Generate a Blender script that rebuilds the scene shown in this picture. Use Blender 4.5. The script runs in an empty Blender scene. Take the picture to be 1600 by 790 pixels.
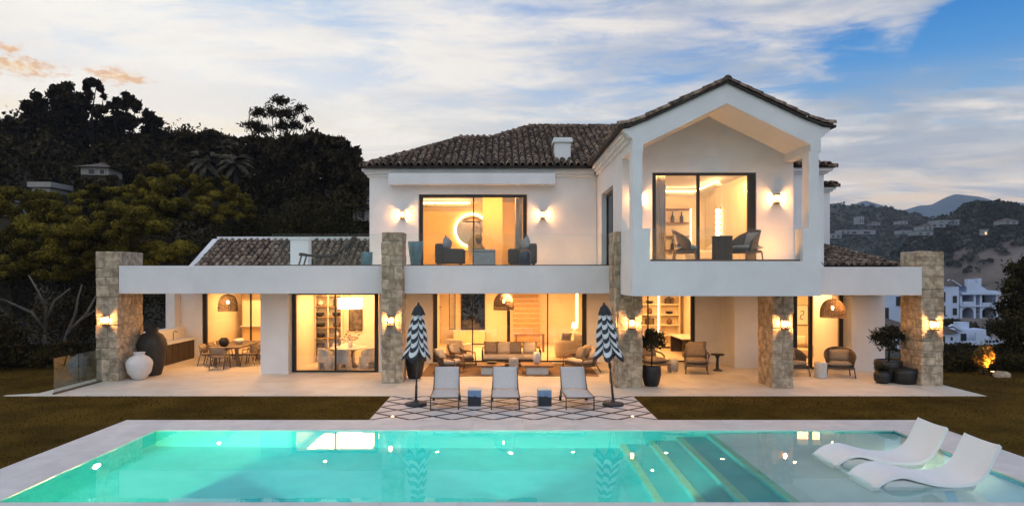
import bpy, bmesh, math, random
import numpy as np
from mathutils import Vector, Matrix, Euler
random.seed(7)
rng = np.random.default_rng(11)
PI = math.pi
R = math.radians
scene = bpy.context.scene
col = scene.collection

# ------------------------------------------------------------------ camera
F = 1066.7                      # focal length in photograph pixels (24 mm on 36 mm)
EYE = 3.6
cam_d = bpy.data.cameras.new('camera')
cam = bpy.data.objects.new('camera', cam_d)
col.objects.link(cam)
cam.location = (0, 0, EYE)
cam.rotation_euler = (R(90), 0, 0)
cam_d.lens = 24.0
cam_d.sensor_width = 36.0
cam_d.shift_x = 15 / 1600
cam_d.shift_y = 33 / 1600
cam_d.clip_start = 0.1
cam_d.clip_end = 9000
scene.camera = cam


def at(px, py, d):
    return Vector(((px - 785) / F * d, d, EYE - (py - 428) / F * d))


def gx(px, d):
    return (px - 785) / F * d


def gz(py, d):
    return EYE - (py - 428) / F * d


scene.view_settings.view_transform = 'Standard'
scene.view_settings.look = 'None'
scene.view_settings.exposure = 0.0
scene.view_settings.gamma = 1.0
scene.cycles.max_bounces = 10
scene.cycles.diffuse_bounces = 4
scene.cycles.glossy_bounces = 4
scene.cycles.transmission_bounces = 8
scene.cycles.transparent_max_bounces = 16
scene.cycles.sample_clamp_indirect = 4.0
scene.cycles.caustics_reflective = False
scene.cycles.use_denoising = True


# ------------------------------------------------------------------ node helper
class NT:
    def __init__(s, tree):
        s.t = tree
        s.n = tree.nodes
        s.n.clear()

    def new(s, typ, ins=None, **props):
        n = s.n.new(typ)
        for k, v in props.items():
            setattr(n, k, v)
        if ins:
            for k, v in ins.items():
                s.put(n.inputs[k], v)
        return n

    def put(s, sock, v):
        if hasattr(v, 'is_output'):
            s.t.links.new(v, sock)
        elif isinstance(v, (tuple, list)) and len(v) == 3 and sock.type == 'RGBA':
            sock.default_value = (*v, 1)
        else:
            sock.default_value = v

    def math(s, op, a, b=0.0, c=0.0, clamp=False):
        n = s.new('ShaderNodeMath', operation=op, use_clamp=clamp)
        s.put(n.inputs[0], a)
        s.put(n.inputs[1], b)
        s.put(n.inputs[2], c)
        return n.outputs[0]

    def vmath(s, op, a, b=(0, 0, 0)):
        n = s.new('ShaderNodeVectorMath', operation=op)
        s.put(n.inputs[0], a)
        s.put(n.inputs[1], b)
        return n.outputs['Value'] if op in ('LENGTH', 'DISTANCE', 'DOT_PRODUCT') else n.outputs[0]

    def mix(s, f, a, b, blend='MIX'):
        n = s.new('ShaderNodeMix', data_type='RGBA', blend_type=blend)
        s.put(n.inputs[0], f)
        s.put(n.inputs[6], a)
        s.put(n.inputs[7], b)
        return n.outputs[2]

    def ramp(s, f, stops, interp='LINEAR'):
        n = s.new('ShaderNodeValToRGB')
        n.color_ramp.interpolation = interp
        e = n.color_ramp.elements
        while len(e) < len(stops):
            e.new(0.5)
        for i, (p, c) in enumerate(stops):
            e[i].position = p
            e[i].color = (*c, 1) if isinstance(c, (tuple, list)) else (c, c, c, 1)
        s.put(n.inputs[0], f)
        return n.outputs[0]

    def noise(s, vec, scale, detail=4.0, rough=0.55, dist=0.0):
        n = s.new('ShaderNodeTexNoise', ins={'Scale': scale, 'Detail': detail, 'Roughness': rough, 'Distortion': dist})
        s.put(n.inputs['Vector'], vec)
        return n.outputs[0]

    def maprange(s, v, a, b, c=0.0, d=1.0, smooth=True):
        n = s.new('ShaderNodeMapRange', interpolation_type='SMOOTHSTEP' if smooth else 'LINEAR')
        for i, x in enumerate((v, a, b, c, d)):
            s.put(n.inputs[i], x)
        return n.outputs[0]


# ------------------------------------------------------------------ sky: dusk gradient, warm where the sun went down (left), clouds
world = bpy.data.worlds.new('World')
scene.world = world
world.use_nodes = True
w = NT(world.node_tree)
tc = w.new('ShaderNodeTexCoord')
dirv = tc.outputs['Generated']
sp = w.new('ShaderNodeSeparateXYZ', ins={0: dirv})
X_, Y_, Z_ = sp.outputs
el = w.math('MAXIMUM', Z_, 0.0)
side = w.maprange(X_, -0.45, 0.5)
left = w.ramp(el, [(0.0, (1.0, .72, .42)), (.10, (1.0, .80, .54)), (.19, (1.0, .88, .69)), (.26, (.80, .83, .86)), (.38, (.48, .64, .84)), (1.0, (.22, .36, .62))])
right = w.ramp(el, [(0.0, (.98, .70, .44)), (.085, (.92, .72, .54)), (.13, (.70, .63, .57)), (.19, (.30, .47, .66)), (.27, (.08, .30, .66)), (.36, (.0, .17, .56)), (1.0, (.04, .15, .38))])
base = w.mix(side, left, right)
# planar projection of the cloud layer
inv = w.math('DIVIDE', 1.0, w.math('ADD', el, 0.10))
cx = w.math('MULTIPLY', X_, inv)
cy = w.math('MULTIPLY', Y_, inv)
comb = w.new('ShaderNodeCombineXYZ', ins={0: cx, 1: cy, 2: 0.0})
mp = w.new('ShaderNodeMapping', ins={'Rotation': (0, 0, R(32)), 'Scale': (0.72, 1.2, 1), 'Location': (3.3, 1.7, 0)})
w.put(mp.inputs[0], comb.outputs[0])
n1 = w.noise(mp.outputs[0], 1.15, 8, .58, .5)
n2 = w.noise(mp.outputs[0], 3.4, 10, .66, .5)
gap = Vector(((1560 - 785) / F, 1, (428 - 30) / F)).normalized()
hole = w.maprange(w.vmath('LENGTH', w.vmath('MULTIPLY', w.vmath('SUBTRACT', dirv, tuple(gap)), (1.0, 1.0, 2.0))), .11, .01)
cl = w.math('ADD', w.math('MULTIPLY', n1, .66), w.math('MULTIPLY', n2, .34))
cover = w.math('SUBTRACT', .487, w.math('SUBTRACT', w.math('MULTIPLY', w.maprange(X_, .15, -.35), .035), w.math('MULTIPLY', hole, .42)))
mask = w.maprange(w.math('SUBTRACT', cl, cover), -.06, .09)
mask = w.math('MULTIPLY', mask, w.maprange(el, .0, .10))
shade = w.noise(mp.outputs[0], 1.9, 6, .55, .6)
ccol_l = w.mix(w.maprange(shade, .35, .62), (.90, .85, .80), (1.0, .95, .87))
ccol_r = w.mix(w.maprange(shade, .36, .64), (.40, .46, .56), (.88, .80, .72))
ccol = w.mix(side, ccol_l, ccol_r)
sky = w.mix(w.math('MULTIPLY', mask, .88), base, ccol)
# low grey bank over the right horizon
bank = w.noise(w.vmath('MULTIPLY', dirv, (3.2, 3.2, 22.0)), 1.5, 6, .6, .2)
bm_ = w.math('MULTIPLY', w.maprange(bank, .45, .62), w.math('MULTIPLY', w.maprange(el, .10, .15), w.maprange(el, .27, .19)))
bm_ = w.math('MULTIPLY', bm_, w.maprange(X_, .0, .45))
sky = w.mix(w.math('MULTIPLY', bm_, .6), sky, (.36, .41, .49))


# small sunset-lit clouds over the pines
def puff(px, py, wx, wz):
    global sky
    c = Vector(((px - 785) / F, 1, -(py - 428) / F)).normalized()
    d = w.vmath('MULTIPLY', w.vmath('SUBTRACT', dirv, tuple(c)), (1 / wx, 1 / wx, 1 / wz))
    nz = w.noise(w.vmath('MULTIPLY', dirv, (60, 60, 130)), 1.3, 7, .62)
    r = w.math('ADD', w.vmath('LENGTH', d), w.math('MULTIPLY', w.math('SUBTRACT', nz, .5), 3.2))
    m = w.maprange(r, 1.35, .15)
    tone = w.mix(w.maprange(nz, .4, .65), (.80, .45, .22), (1.0, .72, .40))
    sky = w.mix(w.math('MULTIPLY', m, .85), sky, tone)


puff(183, 119, .030, .0085)
puff(28, 103, .040, .011)
puff(15, 76, .012, .005)
away = w.maprange(Y_, .25, -.5)          # opposite the sunset the dusk sky is bluer
sky = w.mix(w.math('MULTIPLY', away, .9), sky, w.mix(1.0, sky, (.66, .82, .98), 'MULTIPLY'))
below = w.maprange(Z_, -.02, .0)
sky = w.mix(below, (.10, .10, .09), sky)
SKY_STRENGTH = 1.08
bg = w.new('ShaderNodeBackground', ins={'Color': sky, 'Strength': SKY_STRENGTH})
wo = w.new('ShaderNodeOutputWorld')
w.t.links.new(bg.outputs[0], wo.inputs[0])

# ------------------------------------------------------------------ the one sun: broad twilight glow from the sky behind the photographer
sun_d = bpy.data.lights.new('sun', 'SUN')
sun_d.energy = .78
sun_d.angle = R(75)
sun_d.color = (.98, .94, .90)
sun = bpy.data.objects.new('sun', sun_d)
col.objects.link(sun)
sun.rotation_euler = Vector((-.25, .80, -.62)).to_track_quat('-Z', 'Y').to_euler()


# ------------------------------------------------------------------ mesh helpers
class MB:
    """collects shapes and links them as ONE mesh object"""

    def __init__(s):
        s.v, s.f, s.sm, s.uv = [], [], [], None

    def add(s, vs, fs, smooth=False):
        o = len(s.v)
        s.v += [tuple(v) for v in vs]
        s.f += [tuple(i + o for i in f) for f in fs]
        s.sm += [smooth] * len(fs)
        return s

    def box(s, x0, y0, z0, x1, y1, z1):
        if x0 > x1: x0, x1 = x1, x0
        if y0 > y1: y0, y1 = y1, y0
        if z0 > z1: z0, z1 = z1, z0
        vs = [(x, y, z) for z in (z0, z1) for x, y in ((x0, y0), (x1, y0), (x1, y1), (x0, y1))]
        return s.add(vs, [(3, 2, 1, 0), (4, 5, 6, 7), (0, 1, 5, 4), (1, 2, 6, 5), (2, 3, 7, 6), (3, 0, 4, 7)])

    def cbox(s, c, size, m=None):
        """centred box, optional matrix"""
        x, y, z = (k / 2 for k in size)
        vs = [Vector((a, b, e)) for e in (-z, z) for a, b in ((-x, -y), (x, -y), (x, y), (-x, y))]
        if m is not None: vs = [m @ v for v in vs]
        vs = [v + Vector(c) for v in vs]
        return s.add(vs, [(3, 2, 1, 0), (4, 5, 6, 7), (0, 1, 5, 4), (1, 2, 6, 5), (2, 3, 7, 6), (3, 0, 4, 7)])

    def chamfer(s, x0, y0, z0, x1, y1, z1, b=.02, jit=0.0):
        vs, idx = [], {}
        for i, x in enumerate((x0, x1)):
            for j, y in enumerate((y0, y1)):
                for k, z in enumerate((z0, z1)):
                    sx, sy, sz = (1 - 2 * i) * b, (1 - 2 * j) * b, (1 - 2 * k) * b
                    q = lambda: random.uniform(-jit, jit)
                    jx, jy, jz = q(), q(), q()
                    for a, p in enumerate(((x + jx, y + sy, z + sz), (x + sx, y + jy, z + sz), (x + sx, y + sy, z + jz))):
                        idx[i, j, k, a] = len(vs)
                        vs.append(p)
        I = idx
        fs = []
        for i in (0, 1):
            q = [I[i, 0, 0, 0], I[i, 1, 0, 0], I[i, 1, 1, 0], I[i, 0, 1, 0]]
            fs.append(q if i else q[::-1])
            q = [I[0, i, 0, 1], I[0, i, 1, 1], I[1, i, 1, 1], I[1, i, 0, 1]]
            fs.append(q if i else q[::-1])
            q = [I[0, 0, i, 2], I[1, 0, i, 2], I[1, 1, i, 2], I[0, 1, i, 2]]
            fs.append(q if i else q[::-1])
        for a in (0, 1):
            for b_ in (0, 1):
                fs.append((I[a, b_, 0, 0], I[a, b_, 1, 0], I[a, b_, 1, 1], I[a, b_, 0, 1]))
                fs.append((I[a, 0, b_, 0], I[a, 1, b_, 0], I[a, 1, b_, 2], I[a, 0, b_, 2]))
                fs.append((I[0, a, b_, 1], I[1, a, b_, 1], I[1, a, b_, 2], I[0, a, b_, 2]))
        for i in (0, 1):
            for j in (0, 1):
                for k in (0, 1):
                    fs.append((I[i, j, k, 0], I[i, j, k, 1], I[i, j, k, 2]))
        return s.add(vs, fs)

    def tube(s, pts, r, n=8, cap=True):
        pts = [Vector(p) for p in pts]
        rs = r if isinstance(r, (list, tuple)) else [r] * len(pts)
        vs, fs = [], []
        up = None
        for i, p in enumerate(pts):
            t = (pts[min(i + 1, len(pts) - 1)] - pts[max(i - 1, 0)]).normalized()
            if up is None:
                up = Vector((0, 0, 1)) if abs(t.z) < .9 else Vector((1, 0, 0))
            a = t.cross(up)
            if a.length < 1e-4: a = t.cross(Vector((1, .3, 0)))
            a.normalize()
            b = a.cross(t).normalized()
            up = b
            for k in range(n):
                th = 2 * PI * k / n
                vs.append(p + (a * math.cos(th) + b * math.sin(th)) * rs[i])
        for i in range(len(pts) - 1):
            for k in range(n):
                k2 = (k + 1) % n
                fs.append((i * n + k, i * n + k2, (i + 1) * n + k2, (i + 1) * n + k))
        s.add(vs, fs, True)
        if cap:
            o = len(s.v) - len(vs)
            s.f.append(tuple(o + k for k in range(n))[::-1]); s.sm.append(False)
            s.f.append(tuple(o + (len(pts) - 1) * n + k for k in range(n))); s.sm.append(False)
        return s

    def lathe(s, prof, n=28, c=(0, 0, 0), cap=True):
        vs, fs = [], []
        for r, z in prof:
            for k in range(n):
                th = 2 * PI * k / n
                vs.append((c[0] + r * math.cos(th), c[1] + r * math.sin(th), c[2] + z))
        for i in range(len(prof) - 1):
            for k in range(n):
                k2 = (k + 1) % n
                fs.append((i * n + k, i * n + k2, (i + 1) * n + k2, (i + 1) * n + k))
        s.add(vs, fs, True)
        if cap:
            o = len(s.v) - len(vs)
            s.f.append(tuple(o + k for k in range(n))[::-1]); s.sm.append(False)
            s.f.append(tuple(o + (len(prof) - 1) * n + k for k in range(n))); s.sm.append(False)
        return s

    def prism(s, poly, axis, a, b):
        """poly: 2-D points; extruded along axis 'x','y' or 'z' from a to b"""
        n = len(poly)
        f = {'x': lambda p, t: (t, p[0], p[1]), 'y': lambda p, t: (p[0], t, p[1]), 'z': lambda p, t: (p[0], p[1], t)}[axis]
        vs = [f(p, a) for p in poly] + [f(p, b) for p in poly]
        fs = [tuple(range(n))[::-1], tuple(range(n, 2 * n))] + [(i, (i + 1) % n, n + (i + 1) % n, n + i) for i in range(n)]
        return s.add(vs, fs)

    def mesh(s, name, mat, uv=None):
        me = bpy.data.meshes.new(name)
        me.from_pydata(s.v, [], s.f)
        if any(s.sm):
            me.polygons.foreach_set('use_smooth', s.sm)
        if mat: me.materials.append(mat)
        bm = bmesh.new()
        bm.from_mesh(me)
        bmesh.ops.recalc_face_normals(bm, faces=bm.faces)
        bm.to_mesh(me)
        bm.free()
        me.update()
        return me

    def build(s, name, mat, parent=None, loc=(0, 0, 0), rot=(0, 0, 0), bevel=0, subsurf=0, seg=2):
        return link(name, s.mesh(name, mat), parent, loc, rot, bevel, subsurf, seg)


def link(name, me, parent=None, loc=(0, 0, 0), rot=(0, 0, 0), bevel=0, subsurf=0, seg=2):
    o = bpy.data.objects.new(name, me)
    col.objects.link(o)
    o.parent = parent
    o.location = loc
    o.rotation_euler = rot
    if bevel:
        m = o.modifiers.new('bevel', 'BEVEL')
        m.width = bevel
        m.segments = seg
        m.limit_method = 'ANGLE'
        m.angle_limit = R(40)
    if subsurf:
        m = o.modifiers.new('sub', 'SUBSURF')
        m.levels = m.render_levels = subsurf
    return o


def thing(name, label, cat, loc=(0, 0, 0), rz=0, group=None):
    o = bpy.data.objects.new(name, None)
    col.objects.link(o)
    o.empty_display_size = .2
    o.location = loc
    o.rotation_euler = (0, 0, rz)
    return tag(o, label, cat, group)


def tag(o, label=None, cat=None, group=None, kind=None):
    if label: o['label'] = label
    if cat: o['category'] = cat
    if group: o['group'] = group
    if kind: o['kind'] = kind
    return o


def struct(o):
    o['kind'] = 'structure'
    return o


def copy_thing(root, loc, rz=None, label=None, scale=None):
    r = root.copy()
    col.objects.link(r)
    r.location = loc
    if rz is not None: r.rotation_euler = (0, 0, rz)
    if scale: r.scale = scale
    if label: r['label'] = label
    for ch in list(root.children):
        c = ch.copy()
        col.objects.link(c)
        c.parent = r
        for g in list(ch.children):
            d = g.copy()
            col.objects.link(d)
            d.parent = c
    return r


def bx(name, mat, parent, x0, y0, z0, x1, y1, z1, bevel=0, seg=2):
    """a single box part with its origin at its centre"""
    c = ((x0 + x1) / 2, (y0 + y1) / 2, (z0 + z1) / 2)
    m = MB().cbox((0, 0, 0), (abs(x1 - x0), abs(y1 - y0), abs(z1 - z0)))
    return m.build(name, mat, parent, c, bevel=bevel, seg=seg)


def cushion(name, mat, parent, size, loc, rot=(0, 0, 0), puff=.35):
    """a soft pillow: squashed box with pinched edges"""
    nx, ny = 7, 7
    vs, fs = [], []
    sx, sy, sz = size
    for sgn in (1, -1):
        for j in range(ny):
            for i in range(nx):
                u, v = i / (nx - 1) * 2 - 1, j / (ny - 1) * 2 - 1
                k = max(0, (1 - abs(u) ** 3) * (1 - abs(v) ** 3)) ** puff
                pin = 1 - .06 * (1 - u * u) * abs(v) ** 4
                pin2 = 1 - .06 * (1 - v * v) * abs(u) ** 4
                vs.append((u * sx / 2 * pin2, v * sy / 2 * pin, sgn * sz / 2 * k))
    o = nx * ny
    for j in range(ny - 1):
        for i in range(nx - 1):
            a = j * nx + i
            fs.append((a, a + 1, a + nx + 1, a + nx))
            fs.append((o + a, o + a + nx, o + a + nx + 1, o + a + 1))
    m = MB().add(vs, fs, True)
    me = m.mesh(name, mat)
    b = bmesh.new(); b.from_mesh(me)
    bmesh.ops.remove_doubles(b, verts=b.verts, dist=1e-5)
    bmesh.ops.recalc_face_normals(b, faces=b.faces)
    b.to_mesh(me); b.free()
    return link(name, me, parent, loc, rot)


# ------------------------------------------------------------------ materials
MATS = {}


def mat(name, c, rough=.6, var=.15, scale=3.0, bump=0.0, bscale=40.0, metal=0.0, rnd=0.0, c2=None, coat=0.0, spec=.5, island=False, sheen=0.0):
    """principled material with two-scale noise variation of the base colour, per-object variation and relief"""
    m = bpy.data.materials.new(name)
    m.use_nodes = True
    t = NT(m.node_tree)
    tc = t.new('ShaderNodeTexCoord')
    geo = t.new('ShaderNodeNewGeometry')
    pos = geo.outputs['Position']
    nz = t.noise(pos, scale, 6, .6, .2)
    f = t.maprange(nz, .3, .7)
    if c2 is None:
        lo = tuple(k * (1 - var) for k in c)
        hi = tuple(min(1, k * (1 + var)) for k in c)
    else:
        lo, hi = c, c2
    cc = t.mix(f, lo, hi)
    if rnd:
        rv = geo.outputs['Random Per Island'] if island else t.new('ShaderNodeObjectInfo').outputs['Random']
        hs = t.new('ShaderNodeHueSaturation', ins={'Value': t.math('ADD', 1 - rnd, t.math('MULTIPLY', rv, 2 * rnd)), 'Color': cc})
        cc = hs.outputs[0]
    p = t.new('ShaderNodeBsdfPrincipled', ins={'Base Color': cc, 'Metallic': metal, 'Coat Weight': coat, 'Specular IOR Level': spec})
    rr = t.math('ADD', rough - .08, t.math('MULTIPLY', t.noise(pos, scale * 4, 3), .16), clamp=True)
    t.put(p.inputs['Roughness'], rr)
    if sheen: p.inputs['Sheen Weight'].default_value = sheen
    if bump:
        b = t.new('ShaderNodeBump', ins={'Strength': bump, 'Distance': .02, 'Height': t.noise(pos, bscale, 5, .6)})
        t.put(p.inputs['Normal'], b.outputs[0])
    o = t.new('ShaderNodeOutputMaterial')
    t.t.links.new(p.outputs[0], o.inputs[0])
    MATS[name] = m
    return m


def emit(name, c, s):
    m = bpy.data.materials.new(name)
    m.use_nodes = True
    t = NT(m.node_tree)
    e = t.new('ShaderNodeEmission', ins={'Color': c, 'Strength': s})
    o = t.new('ShaderNodeOutputMaterial')
    t.t.links.new(e.outputs[0], o.inputs[0])
    return m


def pane_mat(name, tint=(1, 1, 1), f0=1.0, rough=0.0):
    """thin architectural glass: clear, with a Fresnel reflection"""
    m = bpy.data.materials.new(name)
    m.use_nodes = True
    t = NT(m.node_tree)
    fr = t.new('ShaderNodeFresnel', ins={'IOR': 1.5})
    tr = t.new('ShaderNodeBsdfTransparent', ins={'Color': tint})
    gl = t.new('ShaderNodeBsdfGlossy', ins={'Color': (1, 1, 1), 'Roughness': rough})
    mx = t.new('ShaderNodeMixShader')
    t.put(mx.inputs[0], t.math('MULTIPLY', fr.outputs[0], f0, clamp=True))
    t.put(mx.inputs[1], tr.outputs[0])
    t.put(mx.inputs[2], gl.outputs[0])
    o = t.new('ShaderNodeOutputMaterial')
    t.t.links.new(mx.outputs[0], o.inputs[0])
    return m


M_render = mat('white_render', (.80, .79, .78), .85, .05, .9, .16, 60)
M_cream = mat('interior_plaster', (.78, .70, .56), .8, .03, 1.5, .04, 60)
M_soffit = mat('soffit_plaster', (.80, .77, .71), .85, .03, 1.5)
M_frame = mat('black_frame', (.012, .011, .010), .45, .1)
M_pane = pane_mat('window_pane')
M_balus = pane_mat('balustrade_glass', (.96, .98, .97), .4)
M_balus2 = pane_mat('terrace_glass', (.93, .97, .96), .45)
M_stone = mat('quarry_stone', (.27, .195, .125), .92, .3, 5.5, .9, 24, rnd=.22, c2=(.60, .485, .345))
M_mortar = mat('mortar', (.34, .29, .22), .95, .2, 6, .4, 50)
M_tile = mat('clay_tile', (.048, .028, .019), .9, .3, 7, .5, 35, rnd=.55, c2=(.36, .26, .19), island=False)
M_tile_i = mat('clay_tile_field', (.048, .028, .019), .9, .3, 7, .5, 35, rnd=.55, c2=(.36, .26, .19), island=True)
M_tile_under = mat('clay_channel', (.035, .026, .022), .95, .3, 9)
M_patio = mat('patio_limestone', (.60, .53, .44), .55, .08, 1.2, .08, 14, c2=(.70, .64, .55), rnd=.045)
M_pave = mat('pale_paving', (.64, .595, .575), .6, .08, 2.0, .10, 30, rnd=.05)
M_black = mat('black_inlay', (.010, .010, .011), .5, .1)
M_wood = mat('teak', (.22, .105, .042), .5, .25, 9, .2, 60)
M_greywood = mat('weathered_teak', (.17, .125, .092), .6, .25, 9, .2, 60)
M_palewood = mat('pale_oak', (.36, .235, .12), .5, .15, 6, .1, 60)
M_chaise = mat('chaise_sling', (.085, .068, .056), .85, .1, 8, .2, 120)
M_darkwood = mat('dark_wood', (.032, .022, .016), .5, .25, 9, .2, 60)
M_fabric = mat('cream_fabric', (.60, .51, .40), .9, .06, 8, .25, 260, sheen=.2)
M_white_fab = mat('white_boucle', (.74, .70, .63), .95, .05, 10, .3, 160, sheen=.2)
M_taupe = mat('taupe_fabric', (.30, .235, .17), .9, .1, 10, .25, 240)
M_charcoal = mat('charcoal_fabric', (.085, .070, .062), .9, .1, 10, .25, 200)
M_greyfab = mat('grey_fabric', (.33, .33, .33), .9, .08, 10, .25, 200)
M_sling = mat('sling_mesh', (.62, .57, .54), .8, .05, 20, .2, 300)
M_bronze = mat('bronze_metal', (.14, .105, .08), .45, .1, 6, metal=.6)
M_black_pot = mat('black_ceramic', (.012, .012, .013), .45, .2, 8, .15, 25)
M_urn = mat('dark_clay', (.030, .026, .023), .7, .35, 6, .4, 30)
M_whitepot = mat('white_plaster_pot', (.72, .70, .68), .9, .06, 14, .8, 45)
M_teal = mat('teal_ceramic', (.13, .24, .27), .4, .12, 4, coat=.3)
M_white = mat('white_paint', (.78, .77, .75), .6, .03)
M_shell = mat('white_resin', (.80, .80, .80), .5, .02, 2, .25, 380)
M_umbbase = mat('umbrella_base', (.035, .033, .034), .6, .2, 8)
M_wicker = mat('wicker', (.10, .072, .05), .75, .3, 30, .8, 130)
M_rattan = mat('rattan', (.20, .12, .07), .8, .3, 40, .6, 150)
M_marble = mat('pale_marble', (.66, .64, .60), .4, .08, 3)
M_book = mat('shelf_things', (.10, .07, .05), .7, .4, 9, rnd=.8)
M_art = mat('dark_print', (.05, .042, .035), .6, .5, 5, c2=(.20, .16, .12))
M_carpet = mat('jute_rug', (.24, .15, .085), .95, .15, 16, .5, 120)
M_floor_in = mat('interior_floor', (.60, .50, .38), .4, .05, 1.2)
M_sheer = mat('grey_curtain', (.52, .49, .45), .9, .05, 6)
E_bulb = emit('lamp_glow', (1.0, .48, .16), 500)
E_soft = emit('pendant_glow', (1.0, .66, .32), 30)
E_shade = emit('drum_shade_glow', (1.0, .72, .38), 5)
E_strip = emit('cove_strip', (1.0, .62, .24), 9.0)
E_ground = emit('ground_spot_glow', (1.0, .62, .30), 9)
M_lampglass = pane_mat('lamp_glass', (1.0, .93, .84))

# ================================================================== THE VILLA
VL = Vector((0.5, 26, 0))
villa = thing('villa', 'large white two-storey villa with brown tiled roofs and glowing windows behind the pool', 'house', VL)


def vp(m, name, mt, bevel=0):
    """part of the villa from world coordinates"""
    o = m.build(name, mt, villa, bevel=bevel)
    o.matrix_parent_inverse = Matrix.Translation(-VL)
    return o


def wall(m, x0, x1, y0, y1, z0, z1, holes=()):
    """wall along x with rectangular openings (xa, xb, za, zb)"""
    xs = sorted({x0, x1, *[h[0] for h in holes], *[h[1] for h in holes]})
    for a, b in zip(xs, xs[1:]):
        cut = sorted([(h[2], h[3]) for h in holes if h[0] <= a + 1e-6 and h[1] >= b - 1e-6])
        z = z0
        for za, zb in cut:
            if za > z + 1e-4: m.box(a, y0, z, b, y1, za)
            z = zb
        if z < z1 - 1e-4: m.box(a, y0, z, b, y1, z1)
    return m


def wallx(m, y0, y1, x0, x1, z0, z1, holes=()):
    """wall along y with openings (ya, yb, za, zb)"""
    ys = sorted({y0, y1, *[h[0] for h in holes], *[h[1] for h in holes]})
    for a, b in zip(ys, ys[1:]):
        cut = sorted([(h[2], h[3]) for h in holes if h[0] <= a + 1e-6 and h[1] >= b - 1e-6])
        z = z0
        for za, zb in cut:
            if za > z + 1e-4: m.box(x0, a, z, x1, b, za)
            z = zb
        if z < z1 - 1e-4: m.box(x0, a, z, x1, b, z1)
    return m


# ---- ground floor walls
for q_ in ((-8.72, 24.6, 0, -7.72, 30.0, 2.95), (-4.52, 25.0, 0, -4.2, 27.8, 2.95), (8.88, 26.1, 0, 11.05, 28.1, 2.95), (12.95, 25.3, 0, 14.18, 28.4, 2.95), (-14.55, 29.5, 0, -14.16, 30.3, 2.95)):
    vp(MB().box(*q_), 'ground_floor_wall', M_render)
vp(MB().box(-14.2, 24.6, 0, -13.72, 29.5, 1.32), 'low_wall', M_render)
for xa, xb in ((-14.15, -13.2), (-9.0, -8.72)): vp(MB().box(xa, 30.0, 0, xb, 30.25, 2.95), 'ground_floor_wall', M_render)
m = MB()
m.box(-4.2, 27.8, 0, -2.85, 28.1, 2.95)
for xa, xb in ((3.45, 4.55), (7.86, 8.88)): vp(MB().box(xa, 27.8, 0, xb, 28.1, 2.95), 'ground_floor_wall', M_render)
vp(m, 'ground_floor_wall', M_render)

# ---- terrace slabs and white fascia beams
m = MB()
m.box(-12.87, 22.9, 2.945, -3.99, 23.25, 3.88)
m.box(-3.29, 22.9, 2.945, 3.70, 23.25, 3.88)
vp(m, 'fascia_beam', M_render, .012)
m = MB()
m.box(9.17, 21.9, 2.925, 13.46, 22.2, 3.83)
vp(m, 'fascia_beam', M_render, .012)
m = MB()
m.box(-13.6, 23.26, 2.96, -5.25, 30.25, 3.87)
m.box(-5.24, 23.26, 2.96, 3.72, 26.88, 3.87)
m.box(9.17, 22.21, 2.94, 14.1, 25.28, 3.76)
m.box(9.17, 25.29, 2.96, 14.1, 28.4, 3.76)
vp(m, 'terrace_slab', M_soffit)
m = MB()
m.box(-5.25, 26.89, 2.962, 3.73, 33, 3.76)
m.box(3.735, 21.7, 2.975, 9.15, 33, 3.76)
vp(m, 'floor_slab', M_soffit)

# ---- upper floor, main block
m = MB()
wall(m, -5.24, 3.72, 26.9, 27.2, 3.76, 7.62, [(-3.30, .98, 3.76, 6.74)])
m.box(-5.24, 27.2, 3.76, -4.95, 35, 7.62)
m.box(-4.42, 26.45, 7.08, 2.05, 26.9, 7.50)                      # projecting box over the window
vp(m, 'upper_wall', M_render, .01)
# ---- upper floor, gabled block: left side wall with side door and balcony opening, back wall of the balcony
m = MB()
wallx(m, 19.62, 27.2, 3.74, 4.02, 3.76, 7.45, [(23.1, 25.75, 3.76, 6.62), (20.12, 21.35, 4.93, 7.2)])
wall(m, 4.02, 9.12, 21.4, 21.65, 3.76, 7.30, [(4.70, 7.96, 3.76, 6.78)])
m.prism([(4.02, 7.302), (9.12, 7.302), (9.0, 7.4), (6.45, 8.62), (3.95, 7.4)], 'y', 21.4, 21.65)
m.box(8.84, 21.652, 3.76, 9.12, 30, 7.5)
vp(m, 'gable_wall', M_render)
# balcony box: floor, parapet, end piers, columns
m = MB()
m.box(3.73, 19.6, 2.97, 9.15, 21.69, 3.93)
m.box(4.24, 19.6, 3.931, 8.62, 19.85, 3.97)
m.box(3.73, 19.6, 3.931, 4.239, 19.85, 4.91)
m.box(8.621, 19.6, 3.931, 9.15, 20.1, 4.91)
vp(m, 'balcony_box', M_render)
m = MB()
m.box(3.735, 19.605, 4.91, 4.02, 19.86, 7.11)
vp(m, 'balcony_column', M_render, .008)
m = MB()
m.box(8.80, 19.605, 4.91, 9.09, 20.06, 7.11)
vp(m, 'balcony_column', M_render, .008)
m = MB()
m.box(8.84, 19.96, 7.11, 9.13, 21.40, 7.46)
vp(m, 'balcony_beam', M_render)
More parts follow.
